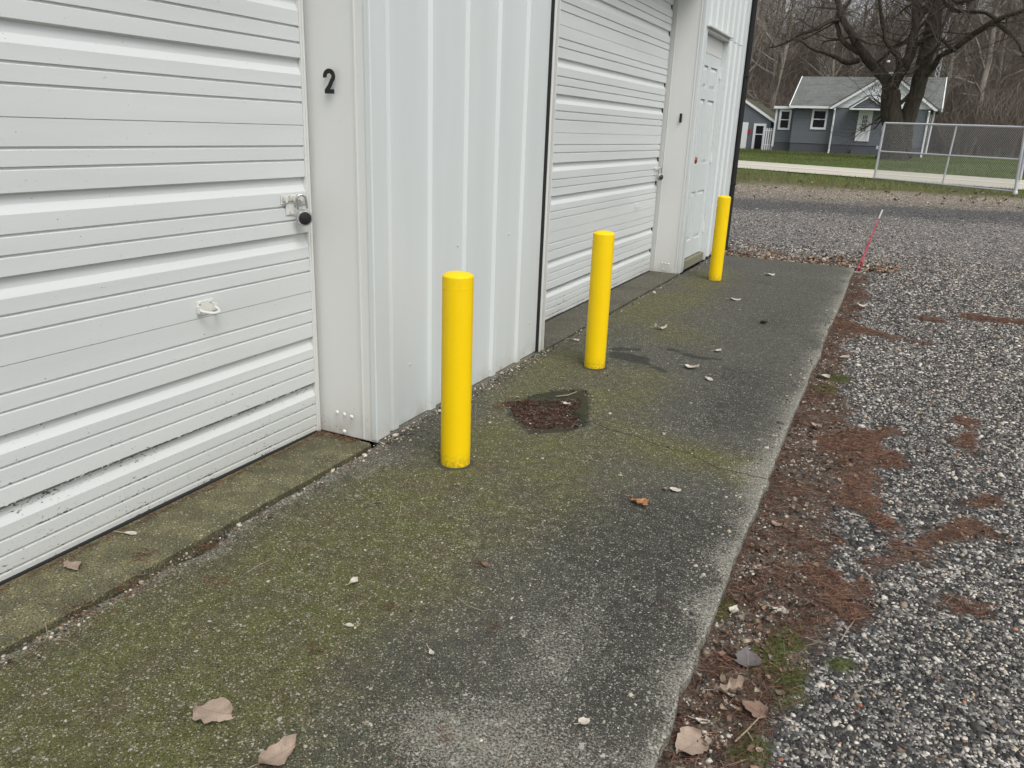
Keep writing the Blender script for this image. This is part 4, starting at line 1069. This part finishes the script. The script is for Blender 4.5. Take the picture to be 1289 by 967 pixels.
yy_ = rng.uniform(64, 112, nb); fr_ = rng.uniform(-.05, 1.08, nb)
xa_ = np.array([onY(915, 80, 64)[0]/64, onY(1300, 80, 64)[0]/64]); xx_ = (xa_[0]+(xa_[1]-xa_[0])*fr_)*yy_
keep = ~((yy_ < 66) & (xx_ < 2) & (xx_ > -13)); xx_, yy_ = xx_[keep], yy_[keep]; nb = len(xx_)
P0 = np.stack([xx_, yy_, tz(xx_, yy_)-.1], 1); hh = rng.uniform(1.2, 5.5, nb)
dirn = np.stack([rng.normal(0, .38, nb), rng.normal(0, .3, nb), np.ones(nb)], 1); P1 = P0+dirn*hh[:, None]*.55
P2_ = P1+np.stack([rng.normal(0, .6, nb), rng.normal(0, .5, nb), np.ones(nb)], 1)*hh[:, None]*.4
P3_ = P0+(P1-P0)*.6; P4_ = P3_+np.stack([rng.normal(0, .9, nb), rng.normal(0, .5, nb), np.abs(rng.normal(.4, .4, nb))], 1)*hh[:, None]*.35
V1, F1, _ = prisms(P0, P1, np.full(nb, .022), np.full(nb, .014)); V2, F2, _ = prisms(P1, P2_, np.full(nb, .014), np.full(nb, .006)); V3, F3, _ = prisms(P3_, P4_, np.full(nb, .012), np.full(nb, .005))
V = np.concatenate([V1, V2, V3]); F = np.concatenate([F1, F2+len(V1), F3+len(V1)+len(V2)])
tag(link('underbrush', mesh_np('underbrush', V, F, TWIG3)), 'tangle of bare saplings and brush under the trees', 'brush', kind='stuff')

# ================================================================ LOOSE COVER
def tint_mat(name, rough=.8, spec=.3, nz=200, amt=.25):
    m = Mat(name); c = m.attr('tint', 'Color'); n = m.noise(m.geo(), nz, 2)
    k = m.n('ShaderNodeMix', data_type='RGBA', blend_type='MULTIPLY'); k.inputs[0].default_value = 1; m.set(k.inputs[6], c); m.set(k.inputs[7], m.ramp(n, [(.25, (1-amt,)*3), (.75, (1+amt,)*3)]))
    return m.fin(k.outputs[2], rough, spec=spec)
# grass: blades in the strips on both sides of the road
def grass_patch(n, tlo, thi, xlo, xhi, seed):
    r = np.random.default_rng(seed)
    x = r.uniform(xlo, xhi, n*3); y = r.uniform(20, 62, n*3); t = band_t(x, y); ry = ROADC+ROADK*x
    ok = (t > tlo) & (t < thi) & ~((y > ry-.15) & (y < ry+ROADW+.15)) & in_view(np.stack([x, y, tz(x, y)], 1), .08); return x[ok][:n], y[ok][:n]
gxs = []; gys = []
for (lo, hi, n, sd_) in ((2.95, 4.0, 26000, 1), (4.9, 6.0, 42000, 2), (2.6, 3.1, 5000, 4)):
    a, b_ = grass_patch(n*2, lo, hi, -16, 12, sd_); gxs.append(a); gys.append(b_)
gxx = np.concatenate(gxs); gyy = np.concatenate(gys)
okk = fbm(gxx, gyy, .8, 61)+rng.uniform(-.2, .2, len(gxx)) > .38; gxx, gyy = gxx[okk], gyy[okk]; n = len(gxx); print('grass', n)
P0 = np.stack([gxx, gyy, tz(gxx, gyy)-.06], 1); h_ = rng.uniform(.09, .17, n); P1 = P0+np.stack([rng.normal(0, .04, n), rng.normal(0, .04, n), h_], 1)
dry = (rng.random(n) < np.where(band_t(gxx, gyy) < 3.6, .45, .22))[:, None]
cg = np.where(dry, np.array([[.20, .16, .085]]), np.array([[.09, .135, .028]]))*rng.uniform(.6, 1.4, (n, 1))*(.6+.8*fbm(gxx, gyy, .6, 62))[:, None]
V, F, c = prisms(P0, P1, np.full(n, .011), np.full(n, .002), cg)
tag(link('grass', mesh_np('grass', V, F, tint_mat('grass_blades'), colors=c)), 'short green and straw grass on both verges of the road', 'grass', kind='stuff')

# gravel: single stones where the camera can tell them apart
def ico(sub):
    bm = bmesh.new(); bmesh.ops.create_icosphere(bm, subdivisions=sub, radius=1); V = np.array([v.co[:] for v in bm.verts]); F = np.array([[v.index for v in f.verts] for f in bm.faces]); bm.free(); return V, F
def stones(pos, r, cols, sub, seed):
    rg = np.random.default_rng(seed); IV, IF = ico(sub); n = len(pos); K = len(IV)
    jit = 1+rg.normal(0, .2 if sub == 1 else .13, (n, K))
    sc3 = np.stack([rg.uniform(.8, 1.45, n), rg.uniform(.6, 1.1, n), rg.uniform(.45, .85, n)], 1)
    V = IV[None]*jit[:, :, None]*sc3[:, None, :]*r[:, None, None]
    a = rg.uniform(0, 6.283, n); b2 = rg.normal(0, .35, n)
    ca, sa = np.cos(a)[:, None], np.sin(a)[:, None]; cb, sb_ = np.cos(b2)[:, None], np.sin(b2)[:, None]
    y1 = V[:, :, 1]*cb-V[:, :, 2]*sb_; z1 = V[:, :, 1]*sb_+V[:, :, 2]*cb
    x2 = V[:, :, 0]*ca-y1*sa; y2 = V[:, :, 0]*sa+y1*ca
    V = np.stack([x2, y2, z1], 2)+pos[:, None, :]
    F = (IF[None]+(np.arange(n)*K)[:, None, None]).reshape(-1, 3)
    return V.reshape(-1, 3), F, np.repeat(cols, K, 0)
def stone_cols(n, rg, white=.15):
    u = rg.random(n); v = rg.random((n, 1))
    c = np.where((u < .42)[:, None], np.array([[.030, .030, .030]])*(.5+1.7*v), 0)
    c = np.where(((u >= .42) & (u < 1-white-.05))[:, None], np.array([[.15, .147, .142]])*(.4+1.4*v), c)
    c = np.where(((u >= 1-white-.05) & (u < .95))[:, None], np.array([[.50, .49, .46]])*(.6+.6*v), c)
    c = np.where(((u >= .95) & (u < .993))[:, None], np.array([[.34, .29, .22]])*(.6+.6*v), c)
    c = c*np.array([[1.05, 1.0, .94]])
    c = np.where((u >= .993)[:, None], np.array([[.36, .16, .09]])*(.6+.6*v), c)
    return np.clip(c, 0, .75)
def ground_z(x, y): return tz(x, y)+(fbm(x, y, 2.2, 11)-.5)*.02+(fbm(x, y, 14, 12)-.5)*.012
lumpy = lambda x, y: (.78+.44*fbm(x, y, .9, 95))[:, None]
STM = tint_mat('stone', .65, .4, 160, .3)
VS = []; FS = []; CS = []; off_ = 0
for (lo, hi, x0, x1, dens, rm, sub, sd_) in ((1.0, 3.2, -.42, 2.6, 11500, .0050, 1, 1), (3.2, 6.2, -.42, 3.6, 6600, .0061, 1, 2), (6.2, 9.5, -.42, 4.4, 4000, .0073, 1, 3), (9.5, 13, -.42, 5.0, 2300, .0085, 1, 6), (13, 20, -3.6, 7.0, 380, .0095, 1, 7), (10.95, 13, -2.6, -.42, 1200, .0105, 1, 4)):
    rg = np.random.default_rng(sd_); n = int((hi-lo)*(x1-x0)*dens); x = rg.uniform(x0, x1, n); y = rg.uniform(lo, hi, n)
    P = np.stack([x, y], 1); l_ = litter_sdf(P); g_ = gmoss(P)
    pr = np.clip((l_+.02)/.10, 0, 1); sf = strip_fill(x, y); pr = np.maximum(pr, sf*.55); pr = pr*np.where(g_ < 0, .25, 1)
    pr = pr*np.where(y > 13, np.clip((20-y)/5, 0, 1)*(.25+fbm(x, y, .8, 90)), 1); ok = (rg.random(n) < pr) & in_view(np.stack([x, y, np.zeros(n)], 1), .10) & ((x > edge_right(y)+.012) | (y > 10.95))
    x, y = x[ok], y[ok]; n = len(x)
    r = rm*np.exp(rg.normal(-.12, .36, n)); r = np.minimum(r, .019); r = np.where(rg.random(n) < .010, np.minimum(r*2.0, .019), r)
    pos = np.stack([x, y, ground_z(x, y)+r*.15], 1)
    V, F, c = stones(pos, r, stone_cols(n, rg, np.float64(.195))*lumpy(x, y), sub, sd_+50)
    VS.append(V); FS.append(F+off_); CS.append(c); off_ += len(V); print('stones', n)
tag(link('gravel', mesh_np('gravel', np.concatenate(VS), np.concatenate(FS), STM, True, colors=np.concatenate(CS))), 'loose grey, black and white pebbles covering the lot', 'gravel', kind='stuff')

# crumbs of concrete and grit on the apron: along the wall foot, the joint, and scattered
rg = np.random.default_rng(77); pos = []; rr_ = []; cl = []
def crumbs(n, fx, fy, r, white=.35):
    x = fx(n); y = fy(n); P_ = np.stack([x, y], 1); k = in_view(np.stack([x, y, 0*x], 1), .05); x, y = x[k], y[k]
    m_ = len(x); q = r*np.exp(rg.normal(0, .45, m_)); pos.append(np.stack([x, y, q*.25], 1)); rr_.append(q); cl.append(stone_cols(m_, rg, white)*np.array([[1, .97, .88]]))
crumbs(500, lambda n: XW+.012+np.abs(rg.normal(0, .05, n)), lambda n: rg.uniform(3.0, 5.2, n), .0045)
crumbs(350, lambda n: XW+.03+np.abs(rg.normal(0, .035, n)), lambda n: rg.uniform(.9, 3.2, n), .004)
crumbs(140, lambda n: XW+.012+np.abs(rg.normal(0, .05, n)), lambda n: rg.uniform(5.2, 10.8, n), .005)
crumbs(420, lambda n: rg.uniform(-2.1, -.42, n), lambda n: rg.uniform(.8, 5.5, n), .0032)
crumbs(260, lambda n: -.40-np.abs(rg.normal(0, .05, n)), lambda n: rg.uniform(1.3, 8, n), .004)
_a = rg.uniform(0, 6.28, 0)
dq = np.array([p[:2] for p in drain]); _k = rg.integers(0, len(dq), 150); _t = rg.random(150)[:, None]; _p = dq[_k]*(1-_t)+dq[(_k+1) % len(dq)]*_t+rg.normal(0, .025, (150, 2))
pos.append(np.column_stack([_p, np.full(150, -.001)])); rr_.append(.0038*np.exp(rg.normal(0, .5, 150))); cl.append(stone_cols(150, rg, .15)*.7)
V, F, c = stones(np.concatenate(pos), np.concatenate(rr_), np.concatenate(cl), 1, 5)
tag(link('grit', mesh_np('grit', V, F, STM, True, colors=c)), 'pale grit and crumbs of concrete lying on the mossy apron', 'grit', kind='stuff')

# pine needles
def needles(x, y, z, Lm, cols, rg, flat=.15, r=.0009):
    n = len(x); a = rg.uniform(0, 6.283, n); L = Lm*rg.uniform(.5, 1.3, n); t = rg.normal(0, flat, n)
    d = np.stack([np.cos(a), np.sin(a), t], 1)*L[:, None]/2; Cn = np.stack([x, y, z], 1)
    return prisms(Cn-d, Cn+d, np.full(n, r), np.full(n, r*.6), cols)
rg = np.random.default_rng(31); n = 420000; x = rg.uniform(-.5, 3.6, n); y = .9+rg.random(n)**1.35*10.6
l_ = litter_sdf(np.stack([x, y], 1)); dft = drift_d(np.stack([x, y], 1)); sf = strip_fill(x, y); ok = (rg.random(n) < np.clip((.04-l_)/.08, .006, 1)*np.where(dft < 0, 1, .62)*(1-.75*sf)) & (x > edge_right(y)+.006) & in_view(np.stack([x, y, 0*x], 1), .08)
x, y, l_, dft = x[ok], y[ok], l_[ok], dft[ok]; x, y, l_, dft = x[:85000], y[:85000], l_[:85000], dft[:85000]; n = len(x); print('needles', n)
pal = np.array([[.175, .082, .052], [.12, .058, .040], [.235, .125, .08], [.06, .038, .028], [.26, .20, .15]]); ci = np.where(dft < .02, rg.choice(5, n, p=[.40, .20, .28, .06, .06]), rg.choice(5, n, p=[.20, .28, .10, .30, .12]))
z = ground_z(x, y)+.004+rg.random(n)*np.where(dft < 0, .022, .012)*np.clip(-l_*12+.4, .3, 1)*(.4+1.2*fbm(x, y, 12, 71))
V, F, c = needles(x, y, z, .046, pal[ci]*rg.uniform(.7, 1.3, (n, 1)), rg)
TM = tint_mat('dead_needles', .8)
tag(link('needle_litter', mesh_np('needle_litter', V, F, TM, colors=c)), 'drifts of rust-brown fallen needles along the edge of the concrete', 'needle litter', kind='stuff')
# litter in the sunken drain patch
rg = np.random.default_rng(32); dx_ = [p[0] for p in drain]; dy_ = [p[1] for p in drain]; n = 14000
x = rg.uniform(min(dx_), max(dx_), n); y = rg.uniform(min(dy_), max(dy_), n); dv = poly_sdf(np.stack([x, y], 1), drain)
cen = np.array([np.mean(dx_), np.mean(dy_)]); dpl = [G(*p) for p in [(618, 502), (660, 499), (700, 499), (728, 499), (733, 506), (722, 516), (736, 530), (722, 535), (672, 538), (652, 528), (645, 514)]]
dl_ = poly_sdf(np.stack([x, y], 1), dpl); ok = (dl_ < rg.normal(-.005, .015, n)) & (rg.random(n) < .35+.65*(fbm(x, y, 14, 70) > .45)); x, y = x[ok], y[ok]; n = len(x)
ci = rg.choice(4, n, p=[.4, .25, .2, .15]); pal = np.array([[.075, .036, .026], [.035, .022, .016], [.12, .06, .042], [.26, .20, .15]])
V, F, c = needles(x, y, -.032+rg.random(n)*.012, .035, pal[ci]*rg.uniform(.6, 1.2, (n, 1)), rg, .2, .0013)
tag(link('drain_litter', mesh_np('drain_litter', V, F, tint_mat('wet_litter', .45), colors=c)), 'wet red-brown debris lying in the sunken patch of the concrete', 'debris', kind='stuff')
# needles caught in the joint and on the mossy concrete
rg = np.random.default_rng(33); X_ = []; Y_ = []
x = XW+.045+np.abs(rg.normal(0, .04, 380)); y = rg.uniform(.9, 3.1, 380); X_.append(x); Y_.append(y)
x = -2.53+np.abs(rg.normal(0, .015, 700)); y = rg.uniform(.9, 3.02, 700); X_.append(x); Y_.append(y)
x = -2.3-rg.random(260)*.26; y = 3.02-np.abs(rg.normal(0, .03, 260)); X_.append(x); Y_.append(y)
x = rg.uniform(-2.2, -.45, 160); y = rg.uniform(.9, 5, 160); X_.append(x); Y_.append(y)
for (px, py, k, s_) in ((262, 690, 50, .02), (160, 740, 60, .03), (400, 820, 25, .02), (605, 712, 20, .02), (620, 790, 20, .02), (490, 765, 20, .015), (560, 925, 25, .02), (840, 760, 12, .02), (270, 735, 60, .03), (630, 512, 60, .03), (180, 700, 70, .03), (100, 770, 80, .04)):
    q = G(px, py); X_.append(rg.normal(q[0], s_, k)); Y_.append(rg.normal(q[1], s_, k))
x = np.concatenate(X_); y = np.concatenate(Y_); n = len(x); pal = np.array([[.16, .06, .035], [.09, .05, .03], [.22, .15, .09]])
V, F, c = needles(x, y, .003+rg.random(n)*.004, .024, pal[rg.choice(3, n)]*rg.uniform(.6, 1.2, (n, 1)), rg, .06, .0009)
tag(link('fallen_needles', mesh_np('fallen_needles', V, F, TM, colors=c)), 'small rusty needles scattered along the joint and door foot', 'needles', kind='stuff')

# leaf litter: small broken leaves mixed in the strip and beyond the far end of the concrete
def leaf_grid(w_of_u, L, W_, curl, bend, twist, nu_=9, nv_=5, seed=0, jag=.08):
    rg_ = np.random.default_rng(seed); V = []
    for i in range(nu_):
        u = i/(nu_-1)
        for j in range(nv_):
            v = -1+2*j/(nv_-1); ww = w_of_u(u)*W_/2*(1+(rg_.normal(0, jag) if abs(v) == 1 else 0))
            x_ = (u-.5)*L+(abs(v)**2*.05*L); y_ = v*ww
            z_ = curl*W_*(v*v)*(.6+.4*math.sin(u*5+seed))+bend*L*(u-.4)**2+twist*v*(u-.5)*W_+.012*W_*math.sin(u*16)*abs(v)
            V.append((x_, y_, z_+.002))
    F = [(i*nv_+j, (i+1)*nv_+j, (i+1)*nv_+j+1, i*nv_+j+1) for i in range(nu_-1) for j in range(nv_-1)]
    return np.array(V), np.array(F)
ovate = lambda u: max(.03, math.sin(math.pi*min(1, u**.62))**.8)
lance = lambda u: max(.03, math.sin(math.pi*u)**.9)
lobed = lambda u: max(.05, (math.sin(math.pi*u)**.5)*(.62+.38*math.cos(u*21)))
rg = np.random.default_rng(41); VS = []; FS = []; CS = []; off_ = 0; protoL = []
for k, (fn, cu, be, tw_) in enumerate([(ovate, .25, .3, .2), (lance, .5, .2, .5), (lobed, -.1, .5, .4), (ovate, .5, .6, -.3), (lance, .2, .9, .1)]): protoL.append(leaf_grid(fn, 1, .6, cu, be, tw_, 6, 3, k))
def add_leaves(x, y, z, size, cols):
    global off_
    for i in range(len(x)):
        V, F = protoL[rg.integers(5)]; e = Matrix.Rotation(rg.uniform(0, 6.28), 3, 'Z') @ Matrix.Rotation(rg.normal(0, .4), 3, 'X') @ Matrix.Rotation(rg.normal(0, .25), 3, 'Y')
        VS.append((V*size[i]) @ np.array(e).T+np.array([x[i], y[i], z[i]])); FS.append(F+off_); CS.append(np.repeat(cols[i:i+1], len(V), 0)); off_ += len(V)
lp_ = np.array([[.30, .23, .17], [.20, .13, .09], [.42, .36, .29], [.13, .085, .06], [.26, .17, .12]])
n = 9000; x = rg.uniform(-.45, 1.1, n); y = .9+rg.random(n)**1.4*10; l_ = litter_sdf(np.stack([x, y], 1)); ok = (rg.random(n) < np.clip((.0-l_)/.12, .01, .75)) & (x > edge_right(y)+.02) & in_view(np.stack([x, y, 0*x], 1), .05)
x, y = x[ok], y[ok]; n = len(x); print('litter leaves', n)
add_leaves(x, y, ground_z(x, y)+.010+rg.random(n)*.008, rg.uniform(.010, .034, n), lp_[rg.choice(5, n, p=[.22, .28, .05, .30, .15])]*rg.uniform(.4, .95, (n, 1)))
n = 650; x = rg.uniform(-2.2, .1, n); y = 10.98+np.abs(rg.normal(0, .5, n)); kx = in_view(np.stack([x, y, 0*x], 1), .03); x, y = x[kx], y[kx]; n = len(x)
add_leaves(x, y, ground_z(x, y)+.016, rg.uniform(.03, .085, n), lp_[rg.choice(5, n, p=[.3, .2, .25, .1, .15])]*rg.uniform(.6, 1.25, (n, 1)))
n = 220; x = rg.uniform(-5, 6, n); y = rg.uniform(19, 27, n); t = band_t(x, y); kx = (t > 2) & (t < 3.3); x, y = x[kx], y[kx]; n = len(x)
add_leaves(x, y, tz(x, y)+.03, rg.uniform(.06, .14, n), lp_[rg.choice(5, n)]*rg.uniform(.7, 1.3, (n, 1)))
LM = tint_mat('dead_leaf', .8, .2, 120, .3)
tag(link('leaf_litter', mesh_np('leaf_litter', np.concatenate(VS), np.concatenate(FS), LM, True, colors=np.concatenate(CS))), 'broken brown leaves mixed along the gravel edge and past the far end', 'leaf litter', kind='stuff')

# single fallen leaves
def leaf_mat(name, col, vein):
    m = Mat(name); p = m.obj(); s = m.sep(p)
    n = m.noise(p, 45, 4); n2 = m.noise(p, 200, 2)
    c = m.mix(n, tuple(v*.5 for v in col), tuple(min(1, v*1.25) for v in col)); c = m.mix(m.mr(n2, .5, .7, 0, .4), c, tuple(v*.5 for v in col))
    mid = m.math('ABSOLUTE', s[1]); c = m.mix(m.mr(mid, .0004, .0014, .75, 0), c, vein)
    ang = m.math('ADD', m.math('MULTIPLY', s[0], 1), m.math('MULTIPLY', mid, -.9)); f = m.math('ABSOLUTE', m.math('SUBTRACT', m.math('FRACT', m.math('MULTIPLY', ang, 85)), .5))
    c = m.mix(m.mr(f, .0, .07, .45, 0), c, vein)
    return m.fin(c, .7, m.bump(n, .002), spec=.25)
TAN = leaf_mat('tan_leaf', (.38, .295, .23), (.22, .14, .11)); PALE = leaf_mat('pale_leaf', (.58, .53, .46), (.4, .34, .28)); ORANGE = leaf_mat('orange_leaf', (.50, .26, .13), (.25, .10, .05)); BROWN = leaf_mat('brown_leaf', (.24, .16, .12), (.12, .07, .05)); GREYL = leaf_mat('grey_leaf', (.14, .125, .125), (.26, .22, .20)); DARKL = leaf_mat('dark_leaf', (.05, .04, .03), (.03, .02, .015))
def leaf(px, py, wpx, shape, mat, rot, label, curl=.12, bend=.15, twist=.15, asp=.75, z0=.004, tilt=(0, 0), stem=.35, zb_=0.0):
    q = G(px, py, zb_); d_ = G(px+wpx/2, py, zb_)-G(px-wpx/2, py, zb_); L = float(np.linalg.norm(d_))
    V, F = leaf_grid(shape, L, L*asp, curl, bend, twist, 14, 9, int(px), .10)
    V[:, 2] -= V[:, 2].min(); n = len(V)
    Vt = V.copy(); Vt[:, 2] += .0008
    # rim
    nu_, nv_ = 14, 9; rim = list(range(nv_))+[i*nv_+nv_-1 for i in range(1, nu_)]+[(nu_-1)*nv_+j for j in range(nv_-2, -1, -1)]+[i*nv_ for i in range(nu_-2, 0, -1)]
    mb = MB(); mb.add(np.concatenate([V, Vt]), [tuple(f[::-1]) for f in F]+[tuple(f+n) for f in F]+[(rim[i], rim[(i+1) % len(rim)], rim[(i+1) % len(rim)]+n, rim[i]+n) for i in range(len(rim))])
    if stem: zc = V[nv_//2][2]; mb.tube([(-.5*L+.004, 0, zc+.0004), (-.5*L-stem*L*.5, .02*L, zc*.6+.002), (-.5*L-stem*L, .08*L, .003)], .0011, 5)
    o = mb.build('fallen_leaf', mat, smooth=50); o.location = (q[0], q[1], zb_+z0); o.rotation_euler = (rad(tilt[0]), rad(tilt[1]), rad(rot))
    tag(o, label, 'leaf', 'fallen leaves lying about'); return o
leaf(270, 900, 52, ovate, TAN, 10, 'large pale tan leaf lying on the moss, the leftmost near the bottom edge', .10, .22, .28, .92, stem=.12)
leaf(349, 955, 50, ovate, TAN, 65, 'large tan leaf with a folded lobe cut by the bottom edge', .22, .25, .35, .8, stem=.3)
leaf(93, 715, 32, ovate, TAN, -15, 'tan leaf curling on the sill below the nearer roll-up door', .2, .35, .3, .6)
leaf(163, 673, 20, lance, PALE, 20, 'small pale torn leaf on the sill against the nearer door', .2, .2, .3, .4, stem=.6)
leaf(445, 736, 13, lance, PALE, 70, 'tiny pale curled leaf on the green moss left of centre', .35, .4, .5, .75, z0=.006)
leaf(803, 635, 30, lobed, ORANGE, -25, 'orange-brown curled oak leaf in the middle of the dark concrete', .25, .5, .35, .62, z0=.008)
leaf(849, 618, 15, ovate, PALE, 10, 'small cream leaf just right of and behind the orange leaf', .15, .2, .2, .7)
leaf(837, 617, 8, ovate, BROWN, 40, 'tiny brown leaf bit beside the small cream leaf', .3, .2, .2, .8)
leaf(610, 714, 15, lance, BROWN, 5, 'thin curled brown leaf on the speckled concrete right of centre', .5, .9, .3, .5, z0=.006)
leaf(735, 911, 16, ovate, PALE, 50, 'small rounded pale leaf on the dark concrete near the bottom edge', .2, .2, .2, .85)
leaf(543, 823, 15, lance, PALE, -35, 'slim whitish leaf with a stalk on the grey concrete', .3, .3, .2, .45, stem=.7)
leaf(440, 789, 11, ovate, PALE, 20, 'tiny white leaf scrap on moss below the curled leaf', .2, .2, .2, .7)
leaf(870, 464, 19, ovate, PALE, -10, 'bright pale leaf on concrete past the middle bollard', .3, .3, .2, .6, z0=.008)
leaf(893, 479, 13, ovate, PALE, -40, 'smaller pale leaf just right of the bright pale leaf', .3, .3, .2, .55)
leaf(831, 415, 15, lobed, PALE, 15, 'pale curled leaf right of the middle bollard', .4, .5, .4, .6, z0=.01)
leaf(925, 378, 13, ovate, PALE, 0, 'pale leaf near the middle of the far concrete, right of the last bollard', .2, .2, .2, .6)
leaf(961, 408, 9, ovate, DARKL, 30, 'small dark leaf on the far concrete', .4, .5, .3, .8, z0=.006)
leaf(903, 443, 9, ovate, PALE, 30, 'tiny pale leaf behind the bright pale leaf', .3, .3, .3, .7)
leaf(968, 347, 12, lance, PALE, 10, 'pale slim leaf near the far end of the concrete', .3, .3, .3, .6)
leaf(713, 511, 13, ovate, PALE, -20, 'small pale leaf lying in the wet sunken patch', .3, .2, .2, .6, z0=.012, zb_=-.02)
leaf(722, 429, 14, lobed, PALE, 0, 'pale leaf scrap left of the middle bollard by the joint', .2, .3, .3, .5)
leaf(868, 944, 46, ovate, TAN, -115, 'large pale tan leaf with a long stalk in the litter at the bottom edge', .18, .2, .2, .9, z0=.012, zb_=-.04, stem=.3)
leaf(941, 835, 34, ovate, GREYL, 100, 'grey heart-shaped leaf lying in the rusty litter', .10, .15, .15, .95, z0=.012, zb_=-.04, stem=.2)
leaf(948, 898, 36, ovate, BROWN, 160, 'broad brown leaf in the litter below the grey heart-shaped leaf', .15, .2, .2, .75, z0=.012, zb_=-.04)
leaf(915, 875, 36, lobed, TAN, 30, 'crumpled tan lobed leaf in the litter left of the broad brown leaf', .4, .3, .5, .7, z0=.012, zb_=-.04)
leaf(882, 913, 20, lance, PALE, 5, 'narrow pale leaf just above the large stalked leaf', .3, .2, .2, .4, z0=.014, zb_=-.04)
leaf(978, 772, 24, lobed, PALE, -30, 'pale torn leaf in the litter beside the concrete edge', .3, .3, .3, .5, z0=.012, zb_=-.04)
leaf(924, 773, 16, ovate, PALE, 80, 'cream leaf tight against the concrete edge', .3, .3, .3, .8, z0=.012, zb_=-.04)
leaf(1082, 388, 15, ovate, PALE, 0, 'white leaf in the far needles just before the stake', .4, .3, .3, .6, z0=.02, zb_=-.04)
leaf(1060, 453, 14, ovate, PALE, 0, 'whitish leaf among the needles at mid distance', .3, .3, .3, .6, z0=.015, zb_=-.04)
leaf(1036, 477, 15, lance, PALE, -20, 'pale slim leaf in the needles beside the far concrete edge', .3, .3, .3, .6, z0=.015, zb_=-.04)
leaf(1026, 539, 14, ovate, TAN, -10, 'tan leaf on the rusty needles where the drift widens', .3, .3, .3, .7, z0=.015, zb_=-.04)
leaf(976, 663, 18, lance, TAN, -30, 'slim tan leaf beside the concrete edge level with the long drift', .3, .3, .3, .5, z0=.012, zb_=-.04)

# twigs lying on the concrete and in the litter
TWM = simple('dry_twig', (.30, .24, .17), .8, 0, .3, 50); TWD = simple('dark_twig', (.10, .07, .05), .85, 0, .3, 50)
def twig(pts, r, mat, label, zb_=0.0, fork=None):
    P = [G(a, b_, zb_) for a, b_ in pts]; c0 = np.mean(P, 0); mb = MB()
    mb.tube([(p[0]-c0[0], p[1]-c0[1], r+.001+.004*math.sin(i*1.7)**2) for i, p in enumerate(P)], [r*(1-.5*i/len(P)) for i in range(len(P))], 6)
    if fork: F_ = [G(a, b_, zb_) for a, b_ in fork]; mb.tube([(p[0]-c0[0], p[1]-c0[1], r+.002+.004*i) for i, p in enumerate(F_)], r*.6, 5)
    o = mb.build('twig', mat, smooth=50); o.location = (c0[0], c0[1], zb_); tag(o, label, 'twig', 'small twigs on the ground')
twig([(505, 632), (504, 645), (501, 655), (498, 664)], .0015, TWM, 'thin curved straw-coloured twig on moss left of the nearest bollard')
twig([(310, 722), (325, 714), (339, 706)], .0015, TWM, 'short pale twig on the moss beside the joint')
twig([(635, 967), (639, 955), (644, 938)], .0016, TWM, 'pale twig standing out at the bottom edge right of centre')
twig([(340, 882), (350, 875), (361, 866)], .0022, TWD, 'reddish-brown twig above the two large tan leaves')
twig([(575, 752), (588, 764), (608, 770), (618, 769)], .0013, TWM, 'thin bowed twig on the grey speckled concrete')
twig([(57, 785), (60, 800), (63, 806), (85, 808), (97, 815)], .0016, TWM, 'bent pale twig across the joint at the left edge')
twig([(673, 691), (684, 692)], .0018, TWM, 'tiny straight pale stick in the middle of the concrete')
twig([(964, 650), (978, 640), (990, 634), (986, 622)], .0035, TWD, 'hooked brown twig in the needles beside the concrete edge', -.035, fork=[(978, 640), (972, 630)])
twig([(925, 935), (940, 922), (955, 905)], .0028, TWM, 'forked pale twig over the broad brown leaf in the litter', -.028, fork=[(940, 922), (947, 935)])
twig([(955, 860), (968, 870), (978, 882)], .0025, TWD, 'brown twig beside the grey heart-shaped leaf', -.03)
twig([(700, 500), (715, 499), (726, 494)], .0035, TWM, 'crooked pale stick at the rim of the wet sunken patch', -.004)
twig([(1058, 808), (1066, 795), (1074, 784)], .0022, TWM, 'thin pale twig on the gravel edge right of the green moss', -.03)

# moss tufts in the gravel edge
rg = np.random.default_rng(51); n = 60000; x = rg.uniform(-.4, 1.6, n); y = rg.uniform(1.0, 6.5, n); g_ = gmoss(np.stack([x, y], 1)); ok = (g_ < rg.normal(0, .012, n)); x, y = x[ok], y[ok]; n = len(x); print('moss', n)
z = ground_z(x, y)+.006; P0 = np.stack([x, y, z], 1); P1 = P0+np.stack([rg.normal(0, .004, n), rg.normal(0, .004, n), rg.uniform(.006, .014, n)], 1)
cg = np.array([[.075, .095, .018]])*rg.uniform(.35, 1.5, (n, 1))
V, F, c = prisms(P0, P1, np.full(n, .0018), np.full(n, .0006), cg)
tag(link('moss', mesh_np('moss', V, F, tint_mat('moss_tufts'), colors=c)), 'green moss tufts among the litter at the gravel edge', 'moss', kind='stuff')
